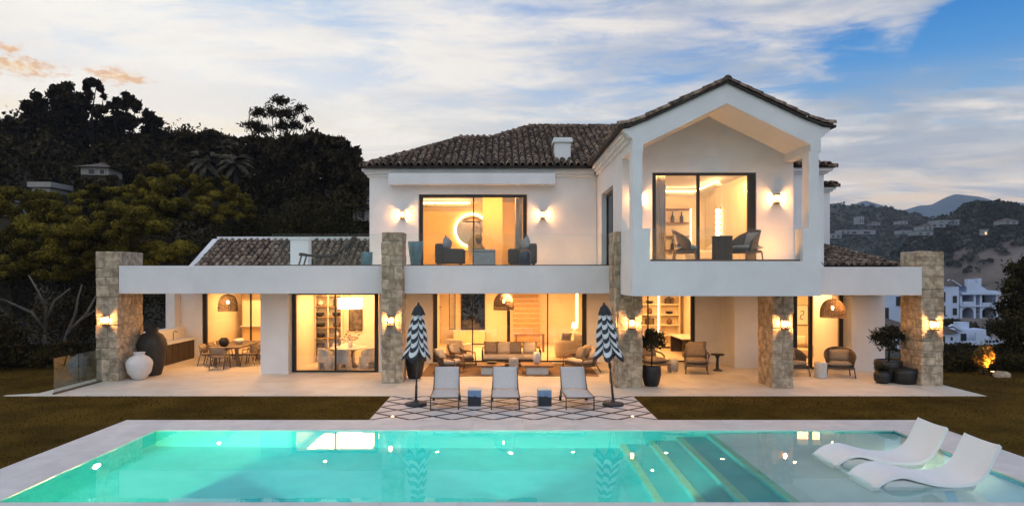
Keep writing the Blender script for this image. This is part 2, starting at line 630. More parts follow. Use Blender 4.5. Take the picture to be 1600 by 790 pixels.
# gable front
A = [(3.735, 7.10), (4.03, 7.10), (4.05, 7.32), (6.45, 8.50), (8.84, 7.32), (8.86, 7.10), (9.15, 7.10), (9.15, 7.52), (9.24, 7.55), (9.28, 7.64), (9.38, 7.67), (9.42, 7.80),
     (9.2, 7.82), (6.45, 9.09), (3.66, 7.80), (3.46, 7.76), (3.52, 7.66), (3.60, 7.62), (3.64, 7.54), (3.735, 7.50)]
m = MB().prism(A, 'y', 19.6, 19.95)
vp(m, 'gable_front', M_render)
m = MB()
C = [(4.03, 7.34), (6.45, 8.53), (8.87, 7.34), (9.15, 7.30), (9.15, 7.70), (6.45, 8.98), (3.75, 7.70), (3.75, 7.30)]
m.prism(C, 'y', 19.951, 21.399)
vp(m, 'balcony_ceiling', M_soffit)
# stepped cornices
m = MB()
for k, (dx, za, zb) in enumerate(((.09, 7.45, 7.56), (.18, 7.561, 7.66), (.27, 7.661, 7.78))):
    m.box(3.74 - dx, 19.96, za, 4.0, 26.7 - dx, zb)
vp(m, 'cornice', M_render, .01)
m = MB()
for k, (dx, za, zb) in enumerate(((.08, 7.42, 7.52), (.17, 7.521, 7.62), (.26, 7.621, 7.74))):
    m.box(-5.24 - dx, 26.9 - dx, za, 3.6, 27.1, zb)
    m.box(-5.24 - dx, 27.101, za, -5.0, 35, zb)
vp(m, 'cornice', M_render, .01)
# right hand wings seen past the balcony
m = MB()
m.box(9.16, 24.0, 3.76, 11.3, 30, 7.12)
m.box(11.31, 27.0, 3.76, 12.95, 31, 6.85)
for dx, za, zb in ((.1, 7.12, 7.2), (.22, 7.201, 7.3)):
    m.box(9.165, 24.0 - dx, za, 11.3 + dx, 30, zb)
for dx, za, zb in ((.08, 6.85, 6.93), (.16, 6.931, 7.02)):
    m.box(11.31, 27.0 - dx, za, 12.95 + dx, 31, zb)
vp(m, 'side_wing_wall', M_render)

# ---- rooms: shells of interior plaster (floor, ceiling, back and side walls)
M_amber = mat('warm_interior_paint', (.80, .62, .36), .8, .03, 1.5)


def room(x0, x1, y0, y1, z0, z1, mt=None, holes_back=(), ceiling=True):
    m = MB()
    t = .08
    wall(m, x0, x1, y1, y1 + t, z0, z1, holes_back)
    m.box(x0 - t, y0, z0, x0, y1 + t, z1)
    m.box(x1, y0, z0, x1 + t, y1 + t, z1)
    vp(m, 'room_wall', mt or M_cream)
    vp(MB().box(x0, y0, z0 - .05, x1, y1, z0 + .012), 'room_floor', M_floor_in)
    if ceiling:
        vp(MB().box(x0, y0, z1 + .002, x1, y1, z1 + .06), 'room_ceiling', M_white)


room(-13.2, -8.75, 30.26, 34.5, 0, 2.9)                          # kitchen behind the covered dining terrace
room(-7.68, -4.55, 25.2, 28.2, 0, 2.93)                           # dining room
room(-3.2, 4.2, 28.12, 35.5, 0, 2.93, None, [(-2.15, -.9, .70, 2.93)])   # living room with a tall rear window
room(4.4, 8.8, 28.12, 33.5, 0, 2.93)                             # study
room(11.0, 14.0, 26.2, 31.0, 0, 2.9)                             # small sitting room
room(-4.4, 3.3, 27.22, 31.6, 3.873, 6.92, M_amber)                # upper bedroom
room(4.1, 8.15, 21.70, 26.9, 3.873, 6.90)                         # balcony bedroom

AREA = {}


def area(name, loc, sx, sy, energy, c=(1.0, .60, .25), rot=(0, 0, 0)):
    d = bpy.data.lights.new(name, 'AREA')
    d.shape = 'RECTANGLE'
    d.size, d.size_y = sx, sy
    d.energy = energy
    d.color = c
    o = bpy.data.objects.new(name, d)
    col.objects.link(o)
    o.location = loc
    o.rotation_euler = rot
    return o


WARM = (1.0, .475, .15)
UP = (1.0, .44, .07)
area('kitchen_ceiling_light', (-11.2, 32, 2.86), 3, 2.5, 240, WARM)
area('dining_ceiling_light', (-6.1, 26.7, 2.88), 2.4, 2.4, 240, WARM)
area('living_ceiling_light', (.4, 31.5, 2.88), 6, 4.5, 820, WARM)
area('study_ceiling_light', (6.6, 30.6, 2.88), 3.4, 3.4, 340, WARM)
area('sitting_ceiling_light', (12.5, 28.4, 2.86), 2.2, 3, 240, WARM)
area('bedroom_ceiling_light', (-1.1, 27.6, 6.86), 4.4, .3, 430, UP, (R(28), 0, 0))
area('balcony_room_ceiling_light', (6.2, 22.1, 6.85), 3.2, .3, 270, WARM, (R(28), 0, 0))
# soffit downlights over the terraces
for x, y, e in ((-11.0, 26.5, 60), (-9.6, 28.4, 45), (-6.2, 23.9, 10), (-2.4, 25.2, 50), (0.3, 25.0, 55), (2.6, 25.2, 50), (6.0, 25.0, 20), (7.8, 24.2, 7), (10.2, 23.8, 10), (12.0, 23.8, 20), (5.0, 22.8, 10)):
    area('soffit_downlight', (x, y, 2.915), .09, .09, e * 1.7, (1.0, .49, .155))


# ---- windows: black frame > clear panes
def window(x0, x1, y, z0, z1, mull=(), jamb=.10, depth=.14, head=.07, mw=.045, thick_right=0, sill=.05):
    m = MB()
    m.box(x0, y, z0, x0 + jamb, y + depth, z1)
    m.box(x1 - jamb - thick_right, y, z0, x1, y + depth, z1)
    m.box(x0 + jamb, y, z1 - head, x1 - jamb - thick_right, y + depth, z1)
    m.box(x0 + jamb, y, z0, x1 - jamb - thick_right, y + depth, z0 + sill)
    for q in mull:
        m.box(q - mw / 2, y + .01, z0 + sill, q + mw / 2, y + depth - .01, z1 - head)
    f = vp(m, 'sliding_door', M_frame)
    es = [x0 + jamb] + [q for q in mull] + [x1 - jamb - thick_right]
    for a, b in zip(es, es[1:]):
        MB().box(a + .012, y + depth / 2 - .006, z0 + sill, b - .012, y + depth / 2 + .006, z1 - head).build('pane', M_pane, f)
    return f


window(-13.18, -9.0, 30.06, .02, 2.93, (-11.1,), .16, .14)
window(-7.71, -4.56, 25.02, .02, 2.90, (-6.13,), .13, .14, .06)
window(-2.83, 3.43, 27.86, .02, 2.93, (-1.22, 1.85), .17, .14)
window(4.57, 7.84, 27.86, .02, 2.93, (5.95,), .14, .14)
window(11.06, 12.94, 25.92, .02, 2.92, (11.72,), .14, .14, mw=.12)
window(-3.28, .96, 26.96, 3.875, 6.73, (-1.14,), .14, .16, .10)
window(4.72, 7.94, 21.44, 3.935, 6.77, (6.16,), .10, .14, .07, .08, .12)
# side door on the gabled block (frame turned into the depth of the wall)
m = MB()
m.box(3.92, 23.12, 3.78, 4.0, 23.24, 6.6); m.box(3.92, 25.6, 3.78, 4.0, 25.73, 6.6); m.box(3.92, 23.24, 6.5, 4.0, 25.6, 6.6)
m.box(3.92, 24.4, 3.78, 4.0, 24.47, 6.5)
f = vp(m, 'sliding_door', M_frame)
MB().box(3.95, 23.24, 3.78, 3.965, 25.6, 6.5).build('pane', pane_mat('dim_pane', (.10, .09, .08)), f)
# rear window of the living room looks out into the dark garden
m = MB()
for a in (-2.15, -.96): m.box(a, 35.4, .7, a + .06, 35.5, 2.93)
m.box(-2.09, 35.4, .7, -.96, 35.5, .76)
f = vp(m, 'rear_window', M_frame)
MB().box(-2.09, 35.44, .76, -.96, 35.455, 2.93).build('pane', M_pane, f)

# ---- glass balustrades
def balustrade(x0, x1, y, z0, z1, n, mt=None):
    r = vp(MB().box(x0, y - .02, z0, x1, y + .02, z0 + .05), 'balustrade_rail', M_bronze)
    dx = (x1 - x0) / n
    for i in range(n):
        MB().box(x0 + i * dx + .006, y - .006, z0 + .05, x0 + (i + 1) * dx - .006, y + .006, z1).build('glass_panel', mt or M_balus, r)


balustrade(-7.88, -3.99, 23.34, 3.872, 4.98, 3, M_balus2)
balustrade(-3.28, 3.62, 23.34, 3.872, 4.98, 5)
balustrade(4.26, 8.60, 19.75, 3.975, 4.93, 3)

# ---- stone pillars: mortar core > quarry stones
def pillar(x0, x1, y0, y1, z1, seed):
    rr = random.Random(seed)
    core = vp(MB().box(x0 + .02, y0 + .02, 0, x1 - .02, y1 - .02, z1 - .02), 'stone_pillar', M_mortar)
    z = 0.0
    while z < z1 - .02:
        h = rr.uniform(.27, .46)
        if z1 - z - h < .22: h = z1 - z
        g = .004
        w_ = x1 - x0
        s = x0 + w_ * rr.uniform(.36, .66)
        d1 = y0 + rr.uniform(.24, .5)
        rows = [(x0, s, y0, y0 + rr.uniform(.24, .5)), (s, x1, y0, d1)]
        # stones along the inner side face that the photograph shows, and the outer one
        side = x1 if x1 < 0 else x0
        for sd in (x0, x1):
            y = rows[0][3] if sd == x0 else d1
            n = 0
            while y < y1 - .01:
                y2 = y + rr.uniform(.34, .62)
                if y1 - y2 < .25: y2 = y1
                if sd != side: y2 = y1
                rows.append((x0, x0 + .2, y, y2) if sd == x0 else (x1 - .2, x1, y, y2))
                y = y2
        for a, b, c, d in rows:
            split = rr.random() < .22 and h > .36 and (b - a) > .3
            zs = [z, z + h * rr.uniform(.4, .6), z + h] if split else [z, z + h]
            for za, zb in zip(zs, zs[1:]):
                k = rr.uniform(-.012, .014)
                A0, B0 = a + g - (k if a == x0 else 0), b - g + (k if b == x1 else 0)
                C0 = c + g - (k if c == y0 else 0)
                cc = Vector(((A0 + B0) / 2, (C0 + d - g) / 2, (za + zb) / 2))
                hx, hy, hz = (B0 - A0) / 2, (d - g - C0) / 2, (zb - za) / 2 - g
                MB().chamfer(-hx, -hy, -hz, hx, hy, hz, .02, .013).build('stone', M_stone, core, cc)
        z += h
    return core


pillar(-13.63, -12.885, 22.88, 24.5, 4.36, 1)
pillar(-3.985, -3.295, 22.5, 23.42, 4.99, 2)
pillar(3.66, 4.43, 21.57, 22.62, 2.968, 3)
pillar(8.50, 9.17, 21.5, 22.75, 2.968, 4)
pillar(13.465, 14.19, 21.94, 23.12, 4.34, 5)
# the part of the third pillar that rises beside the balcony
pillar(3.56, 3.728, 21.57, 22.62, 4.95, 6)

# ---- roofs
def tile_mesh(name, mt, L=.44, r0=.108, r1=.082, n=7):
    """one barrel tile along +y (up the slope), wide end at the bottom"""
    vs, fs = [], []
    for y, r in ((0, r0), (L, r1)):
        for q in (1.0, .84):
            for k in range(n + 1):
                th = PI * k / n
                vs.append((r * q * math.cos(th), y, r * q * math.sin(th) * 1.15))
    N = n + 1
    for k in range(n):
        fs.append((k, k + 1, 2 * N + k + 1, 2 * N + k))
        fs.append((N + k + 1, N + k, 3 * N + k, 3 * N + k + 1))
        fs.append((k + 1, k, N + k, N + k + 1))
    return MB().add(vs, fs, True).mesh(name, mt)


TILE = tile_mesh('roof_tile', M_tile)
TILE_NP = (np.array([v.co for v in TILE.vertices]), [list(p.vertices) for p in TILE.polygons])


def field_mesh(name, mats):
    """many tiles joined (those beyond the part limit)"""
    V, Fc = TILE_NP
    nv = len(V)
    vs = np.concatenate([(np.array(M.to_3x3()) @ V.T).T + np.array(M.translation) for M in mats])
    fa = np.array(Fc)
    fs = np.concatenate([fa + i * nv for i in range(len(mats))])
    me = bpy.data.meshes.new(name)
    me.vertices.add(len(vs)); me.vertices.foreach_set('co', vs.ravel())
    me.loops.add(fs.size); me.loops.foreach_set('vertex_index', fs.ravel())
    me.polygons.add(len(fs)); me.polygons.foreach_set('loop_start', np.arange(0, fs.size, 4))
    me.polygons.foreach_set('use_smooth', np.ones(len(fs), bool))
    me.update(calc_edges=True)
    me.materials.append(M_tile_i)
    return me


def slope_tiles(x0, x1, d0, z0, s, inside, pitch=.27, step=.36):
    """matrices of tiles on the plane z = z0 + s*(d-d0), columns along d, wherever inside(x, d)"""
    th = math.atan(s)
    out = []
    nx = int((x1 - x0) / pitch)
    for i in range(nx + 1):
        x = x0 + i * pitch
        jx = random.uniform(-.012, .012)
        k = 0
        while True:
            d = d0 + k * step * math.cos(th)
            if d > d0 + 14: break
            if inside(x, d + .1):
                z = z0 + s * (d - d0)
                M = Matrix.Translation((x + jx + random.uniform(-.012, .012), d + random.uniform(-.02, .02), z + .05 + random.uniform(-.008, .012))) @ Matrix.Rotation(th - .05 + random.uniform(-.04, .02), 4, 'X') @ Matrix.Rotation(random.uniform(-.06, .06), 4, 'Z') @ Matrix.Rotation(random.uniform(-.1, .1), 4, 'Y')
                out.append(M)
            k += 1
    return out


S = .43
main_top = [(-5.47, 26.5), (-1.9, 31.2), (-.5, 31.2), (1.4, 33.7), (9, 33.7)]


def ztop(x):
    for (xa, da), (xb, db) in zip(main_top, main_top[1:]):
        if xa <= x <= xb: return da + (db - da) * (x - xa) / (xb - xa)
    return 26.4


zm = lambda d: 7.79 + S * (d - 26.5)
m = MB()
pl = [(x, d, zm(d)) for x, d in main_top] + [(9, 26.5, zm(26.5))]
lo = [(x, d, z - .10) for x, d, z in pl]
n = len(pl)
m.add(pl + lo, [tuple(range(n))[::-1], tuple(range(n, 2 * n))] + [(i, (i + 1) % n, n + (i + 1) % n, n + i) for i in range(n)])
# left hip and rear planes
m.add([(-5.47, 26.5, zm(26.5)), (-1.9, 31.2, zm(31.2)), (-.5, 31.2, zm(31.2)), (1.4, 33.7, zm(33.7)), (9, 33.7, zm(33.7)), (-5.47, 36, 7.79), (9, 40, 7.79)],
      [(0, 5, 1), (1, 5, 2), (2, 5, 3), (3, 5, 6, 4)])
main_roof = vp(m, 'roof', M_tile_under)
gab = lambda x: 9.14 - .46 * abs(x - 6.45)
tiles = [t for t in slope_tiles(-5.42, 6.2, 26.42, zm(26.42), S, lambda x, d: d < ztop(x) - .02 and zm(d) > gab(x) - .05)]
# low roof behind the left terrace and low roof on the right
m = MB()
m.add([(-12.85, 28.3, 3.80), (-5.3, 28.3, 3.80), (-5.3, 31.0, 5.15), (-12.85, 31.0, 5.15), (-12.85, 33.7, 3.8), (-5.3, 33.7, 3.8)], [(0, 1, 2, 3), (3, 2, 5, 4), (0, 3, 4), (1, 5, 2)])
low_roof = vp(m, 'roof', M_tile_under)
m = MB()
m.prism([(28.0, 3.75), (28.3, 3.78), (31.0, 5.20), (33.7, 3.78), (33.7, 3.6), (28.0, 3.6)], 'x', -13.15, -12.9)
m.box(-12.9, 30.85, 5.10, -5.26, 31.15, 5.29)
vp(m, 'roof_verge', M_render)
tiles2 = slope_tiles(-12.7, -5.35, 28.3, 3.82, .5, lambda x, d: d < 30.95)
m = MB()
m.add([(9.2, 24.0, 3.83), (14.1, 24.0, 3.83), (12.6, 26.9, 4.70), (9.2, 26.9, 4.70), (14.1, 28.4, 3.83), (12.6, 28.4, 4.7)], [(0, 1, 2, 3), (1, 4, 5, 2)])
low_roof_r = vp(m, 'roof', M_tile_under)
tiles3 = slope_tiles(9.3, 14.05, 24.0, 3.85, .3, lambda x, d: d < 26.85 and x < 14.05 - (d - 24.0) * .52)


def lay(tiles, roof, limit):
    tiles = sorted(tiles, key=lambda M: M.translation.y)
    for M in tiles[:limit]:
        o = bpy.data.objects.new('roof_tile', TILE)
        col.objects.link(o)
        o.parent = roof
        o.matrix_local = M
    if tiles[limit:]:
        me = field_mesh('roof_tile_field', tiles[limit:])
        o = link('roof_tile_field', me, roof)
        o['kind'] = 'stuff'


lay(tiles, main_roof, 120)
lay(tiles2, low_roof, 70)
lay(tiles3, low_roof_r, 70)


def ridge(roof, pts, step=.36, r=1.25):
    """barrel tiles along a ridge or hip line"""
    ms = []
    for a, b in zip(pts, pts[1:]):
        a, b = Vector(a), Vector(b)
        L = (b - a).length
        q = (b - a).normalized()
        xax = q.cross(Vector((0, 0, 1))).normalized()
        zax = xax.cross(q)
        Rm = Matrix((xax, q, zax)).transposed().to_4x4()
        for i in range(int(L / step)):
            ms.append(Matrix.Translation(a + q * i * step + Vector((0, 0, -.03 + random.uniform(-.01, .015)))) @ Rm @ Matrix.Rotation(random.uniform(-.05, .05), 4, 'Z') @ Matrix.Scale(r, 4))
    o = link('ridge_tiles', field_mesh('ridge_tiles', ms), roof)
    o['kind'] = 'stuff'


ridge(main_roof, [(x, d, zm(d)) for x, d in main_top])
ridge(low_roof_r, [(14.1, 24.0, 3.86), (12.6, 26.9, 4.72), (9.3, 26.9, 4.72)])
# gabled roof with flared eaves
prof = [(-3.14, 7.83), (-2.75, 7.90), (-2.3, 8.07), (0, 9.14), (2.3, 8.07), (2.75, 7.91), (3.10, 7.86)]
prof = [(6.45 + x, z) for x, z in prof]
m = MB()
m.prism(prof + [(x, z - .07) for x, z in prof[::-1]], 'y', 19.52, 27.4)
gable_roof = vp(m, 'roof', M_tile_under)
ms, ver = [], []
for sgn in (-1, 1):
    d = 19.6
    while d < 27:
        run = 0.0
        pts = [p for p in prof if (p[0] - 6.45) * sgn >= -.01]
        pts.sort(key=lambda p: -abs(p[0] - 6.45))
        x, z = pts[0]
        dist = 0
        for a, b in zip(pts, pts[1:]):
            seg = Vector((b[0] - a[0], 0, b[1] - a[1]))
            n = max(1, round(seg.length / .36))
            q = seg.normalized()
            xax = q.cross(Vector((0, 0, 1))).normalized()
            zax = xax.cross(q)
            Rm = Matrix((xax, q, zax)).transposed().to_4x4()
            for i in range(n):
                p = Vector((a[0], d, a[1])) + seg * (i / n)
                M = Matrix.Translation(p + Vector((0, random.uniform(-.01, .01), .03 + random.uniform(-.01, .012)))) @ Rm @ Matrix.Rotation(random.uniform(-.04, .04), 4, 'Z')
                if not (zm(p.y) > p.z and p.y > 26.4): (ver if d < 19.7 else ms).append(M)
        d += .26
for M in ver:
    o = bpy.data.objects.new('roof_tile', TILE)
    col.objects.link(o)
    o.parent = gable_roof
    o.matrix_local = M
o = link('roof_tile_field', field_mesh('roof_tile_field', ms), gable_roof)
o['kind'] = 'stuff'
ridge(gable_roof, [(6.45, 19.5, 9.16), (6.45, 27.4, 9.16)])
# wing roofs at the right
for (x0, x1, y0, y1, z) in ((9.17, 11.62, 23.7, 29, 7.31), (11.35, 13.2, 26.75, 30, 7.03)):
    m = MB()
    m.add([(x0, y0, z), (x1, y0, z), (x1, y1, z), (x0, y1, z), (x0, y0 + 1.2, z + .42), (x1 - 1.2, y0 + 1.2, z + .42), (x1 - 1.2, y1, z + .42), (x0, y1, z + .42)],
          [(3, 2, 1, 0), (0, 1, 5, 4), (1, 2, 6, 5), (2, 3, 7, 6), (4, 5, 6, 7)])
    rf = vp(m, 'roof', M_tile_under)
    ts = slope_tiles(x0 + .1, x1 - .05, y0, z + .02, .35, lambda x, d, x1=x1, y0=y0: d < y0 + 1.2 and x < x1 - (d - y0) * .95, .23, .34)
    for M in ts:
        o = bpy.data.objects.new('roof_tile', TILE)
        col.objects.link(o)
        o.parent = rf
        o.matrix_local = M
    ridge(rf, [(x1, y0, z + .02), (x1 - 1.2, y0 + 1.2, z + .44)], r=1.1)
# chimney
m = MB()
m.box(2.10, 27.3, 7.9, 2.73, 27.95, 8.92)
ch = m.build('chimney', M_render, main_roof)
MB().box(2.02, 27.22, 8.86, 2.81, 28.03, 8.99).box(2.05, 27.25, 8.991, 2.78, 28.0, 9.05).build('chimney_cap', M_render, ch, bevel=.012)
# white box on the left terrace behind the glass
m = MB()
m.box(-8.36, 26.9, 3.872, -7.66, 27.4, 4.96)
m.box(-8.42, 26.84, 4.96, -7.60, 27.46, 5.02)
vp(m, 'parapet_block', M_render, .01)

# ================================================================== WALL LAMPS
def wall_lamp_proto():
    t = thing('wall_lamp', '', 'wall lamp', (0, 0, 0), 0, 'lit lantern wall lamps on the facade')
    bx('back_plate', M_bronze, t, -.09, -.015, -.16, .09, 0, .16)
    m = MB()
    m.box(-.10, -.19, -.17, .10, -.016, -.13)
    m.box(-.10, -.19, .13, .10, -.016, .16)
    for x in (-.095, .083): m.box(x, -.185, -.13, x + .012, -.17, .13)
    m.build('lamp_frame', M_bronze, t)
    MB().box(-.08, -.182, -.128, .08, -.178, .128).build('lamp_glass', M_lampglass, t)
    MB().lathe([(.012, -.12), (.022, -.1), (.022, -.05), (.012, -.04)], 12, (0, -.1, 0)).build('lamp_socket', M_bronze, t)
    MB().lathe([(.02, -.06), (.042, -.03), (.048, .02), (.036, .065), (.008, .09)], 12, (0, -.1, 0)).build('bulb', E_bulb, t)
    return t


lamp0 = None
for (px, py, d, sc, lb) in (
        (166, 500, 22.86, 1.0, 'glowing lantern lamp on the leftmost stone pillar, beside the white vase'),
        (611, 501, 22.48, 1.0, 'glowing lantern lamp on the stone pillar beside the left striped parasol'),
        (987, 505, 21.55, 1.0, 'glowing lantern lamp on the stone pillar beside the potted topiary tree'),
        (1225, 506, 21.48, 1.0, 'glowing lantern lamp on the stone pillar under the right end of the balcony'),
        (1457, 507, 21.92, 1.0, 'glowing lantern lamp on the rightmost stone pillar, beside the black planters'),
        (629, 336, 26.89, .95, 'lit lantern lamp on the upper wall left of the terrace window'),
        (848, 336, 26.89, .95, 'lit lantern lamp on the upper wall right of the terrace window'),
        (1213, 311, 21.39, .95, 'lit lantern lamp on the gable wall right of the balcony window'),
        (997, 311, 21.39, .95, 'lit lantern lamp half hidden behind the left balcony column')):
    p = at(px, py, d)
    if lamp0 is None:
        lamp0 = wall_lamp_proto(); lamp0.location = p; lamp0['label'] = lb
    else:
        copy_thing(lamp0, p, 0, lb, (sc * 1.0,) * 3)


# ================================================================== FLOOR UPLIGHTS washing the upper walls (their lamps sit behind the parapets)
def uplight(label, loc, e, tilt):
    t = thing('floor_uplight', label, 'floor light', loc, 0, 'floor uplights washing the upper walls')
    MB().lathe([(.07, 0), (.10, 0), (.10, .03), (.07, .04)], 20, cap=False).build('ring', M_bronze, t)
    MB().lathe([(0, .02), (.068, .02), (.05, .035), (0, .04)], 18, cap=False).build('lens', E_ground, t)
    d = bpy.data.lights.new('uplight_beam', 'AREA')
    d.shape = 'DISK'; d.size = .13; d.energy = e; d.color = (1.0, .42, .10)
    o = bpy.data.objects.new('uplight_beam', d)
    col.objects.link(o)
    o.parent = t
    o.location = (0, 0, .05)
    o.rotation_euler = (PI + tilt, 0, 0)


for x, w_ in ((-4.2, 'left'), (-1.4, 'middle'), (1.5, 'right'), (3.0, 'far right')):
    uplight('small floor uplight on the upper terrace, %s one of its row' % w_, (x, 25.9, 3.872), 8 if x > 2 else 13, R(-25))
for x, w_ in ((4.6, 'left'), (8.3, 'right')):
    uplight('small floor uplight at the %s of the gable balcony' % w_, (x, 20.5, 3.932), 31, R(-18))

# ================================================================== FURNITURE
def legs(t, mt, pts, h, r=.022, splay=.0, z0=0):
    for x, y in pts:
        k = splay
        MB().tube([(x * (1 + k), y * (1 + k), z0), (x, y, z0 + h)], [r * .75, r], 8).build('leg', mt, t)


def sq(w, d):
    return [(-w / 2, -d / 2), (w / 2, -d / 2), (w / 2, d / 2), (-w / 2, d / 2)]


# ---- sun loungers by the pool (sling on bronze tube frames, head raised, facing the pool)
def lounger_proto():
    t = thing('sun_lounger', '', 'sun lounger', group='sun loungers on the lattice paving')
    w_ = .37
    m = MB()
    for x in (-w_, w_):
        m.tube([(x, 0, .33), (x, .5, .335), (x, 1.25, .34)], .019, 8)
        m.tube([(x * .97, 1.2, .35), (x * .95, 1.42, .62), (x * .93, 1.62, .92)], .017, 8)
    m.tube([(-w_, 0, .33), (w_, 0, .33)], .019, 8)
    m.tube([(-w_ * .93, 1.62, .92), (w_ * .93, 1.62, .92)], .017, 8)
    m.build('frame', M_bronze, t)
    for x in (-w_, w_):
        MB().tube([(x, .05, .33), (x, .03, .0)], .017, 8).build('leg', M_bronze, t)
        MB().tube([(x, 1.3, .34), (x, 1.45, .0)], .017, 8).build('leg', M_bronze, t)
        MB().tube([(x - .03, 1.42, .07), (x + .03, 1.42, .07)], .07, 14).build('wheel', M_black_pot, t)
    n = 10
    vs, fs = [], []
    for i in range(n + 1):
        u = i / n
        for x in (-w_ + .015, -w_ / 2, 0, w_ / 2, w_ - .015):
            sag = .035 * math.sin(PI * u) * (1 - (x / w_) ** 2)
            vs.append((x, .02 + u * 1.2, .345 - sag))
    for i in range(n):
        for k in range(4):
            a = i * 5 + k
            fs.append((a, a + 1, a + 6, a + 5))
    o = MB().add(vs, fs, True).build('seat', M_sling, t)
    sm = o.modifiers.new('thick', 'SOLIDIFY'); sm.thickness = .012
    vs = []
    for i in range(n + 1):
        u = i / n
        for k, x in enumerate((-w_ + .03, -w_ / 2, 0, w_ / 2, w_ - .03)):
            sag = .03 * math.sin(PI * u) * (1 - (x / w_) ** 2)
            y, z = 1.21 + .41 * u, .355 + .575 * u
            vs.append((x, y + sag * .8, z - sag * .5))
    o = MB().add(vs, fs, True).build('backrest', M_sling, t)
    sm = o.modifiers.new('thick', 'SOLIDIFY'); sm.thickness = .012
    MB().tube([(-w_ * .9, 1.35, .12), (-w_ * .9, 1.5, .72)], .012, 6).tube([(w_ * .9, 1.35, .12), (w_ * .9, 1.5, .72)], .012, 6).build('back_strut', M_bronze, t)
    return t


l0 = lounger_proto()
for i, (x, lb, rz) in enumerate(((-1.53, 'pale sling sun lounger nearest the left striped parasol', .04), (.08, 'pale sling sun lounger in the middle, between the two blue cube tables', .0),
                                 (2.06, 'pale sling sun lounger nearest the right striped parasol', .03))):
    p = (x, 18.05, .004)
    if i == 0:
        l0.location = p; l0.rotation_euler.z = rz; l0['label'] = lb
    else:
        copy_thing(l0, p, rz, lb)

# ---- cube side tables, glazed pale blue above and blue-black below
M_blueglaze = mat('pale_blue_glaze', (.17, .27, .44), .35, .15, 5, coat=.4)
M_navy = mat('blue_black_glaze', (.008, .013, .026), .35, .3, 5, coat=.4)
M_tabletop = mat('pale_tabletop', (.62, .60, .55), .5, .05)


def cube_table():
    t = thing('side_table', '', 'side table', group='glazed cube side tables between the loungers')
    w_ = .18
    m = MB()
    n = 8
    vs, fs = [], []
    ring = []
    for sidei in range(4):
        for k in range(n):
            u = k / n * 2 - 1
            ring.append([(u, -1), (1, u), (-u, 1), (-1, -u)][sidei])
    N = len(ring)
    edge = [.265 + .012 * math.sin(k * 1.7) + .01 * math.sin(k * .6) for k in range(N)]
    lowv = [(x * w_, y * w_, 0) for x, y in ring]
    midv = [(x * w_, y * w_, e) for (x, y), e in zip(ring, edge)]
    topv = [(x * w_, y * w_, .43) for x, y in ring]
    q = [(k, (k + 1) % N, N + (k + 1) % N, N + k) for k in range(N)]
    MB().add(lowv + midv, q + [tuple(range(N))[::-1]]).build('lower_body', M_navy, t)
    MB().add(midv + topv, q + [tuple(range(N, 2 * N))]).build('upper_body', M_blueglaze, t)
    MB().box(-.185, -.185, .431, .185, .185, .452).build('top', M_tabletop, t, bevel=.008)
    return t


c0 = cube_table()
c0.location = (-.765, 18.75, .004); c0['label'] = 'blue glazed cube table between the left and the middle sun lounger'
copy_thing(c0, (1.15, 18.75, .004), .05, 'blue glazed cube table between the middle and the right sun lounger')

# ---- folded striped parasols
def stripe_mat():
    m = bpy.data.materials.new('striped_canvas')
    m.use_nodes = True
    t = NT(m.node_tree)
    uv = t.new('ShaderNodeUVMap')
    s = t.new('ShaderNodeSeparateXYZ', ins={0: uv.outputs[0]})
    k = t.math('FRACT', t.math('MULTIPLY', s.outputs[1], 4.0))
    f = t.math('GREATER_THAN', k, .5)
    c = t.mix(f, (.80, .80, .81), (.018, .020, .034))
    geo = t.new('ShaderNodeNewGeometry')
    c = t.mix(t.math('MULTIPLY', t.noise(geo.outputs['Position'], 9, 4), .25), c, (.10, .10, .12))
    p = t.new('ShaderNodeBsdfPrincipled', ins={'Base Color': c, 'Roughness': .85})
    o = t.new('ShaderNodeOutputMaterial')
    t.t.links.new(p.outputs[0], o.inputs[0])
    return m


M_stripe = stripe_mat()
M_cap = mat('umbrella_cap', (.028, .030, .036), .85, .2, 8)


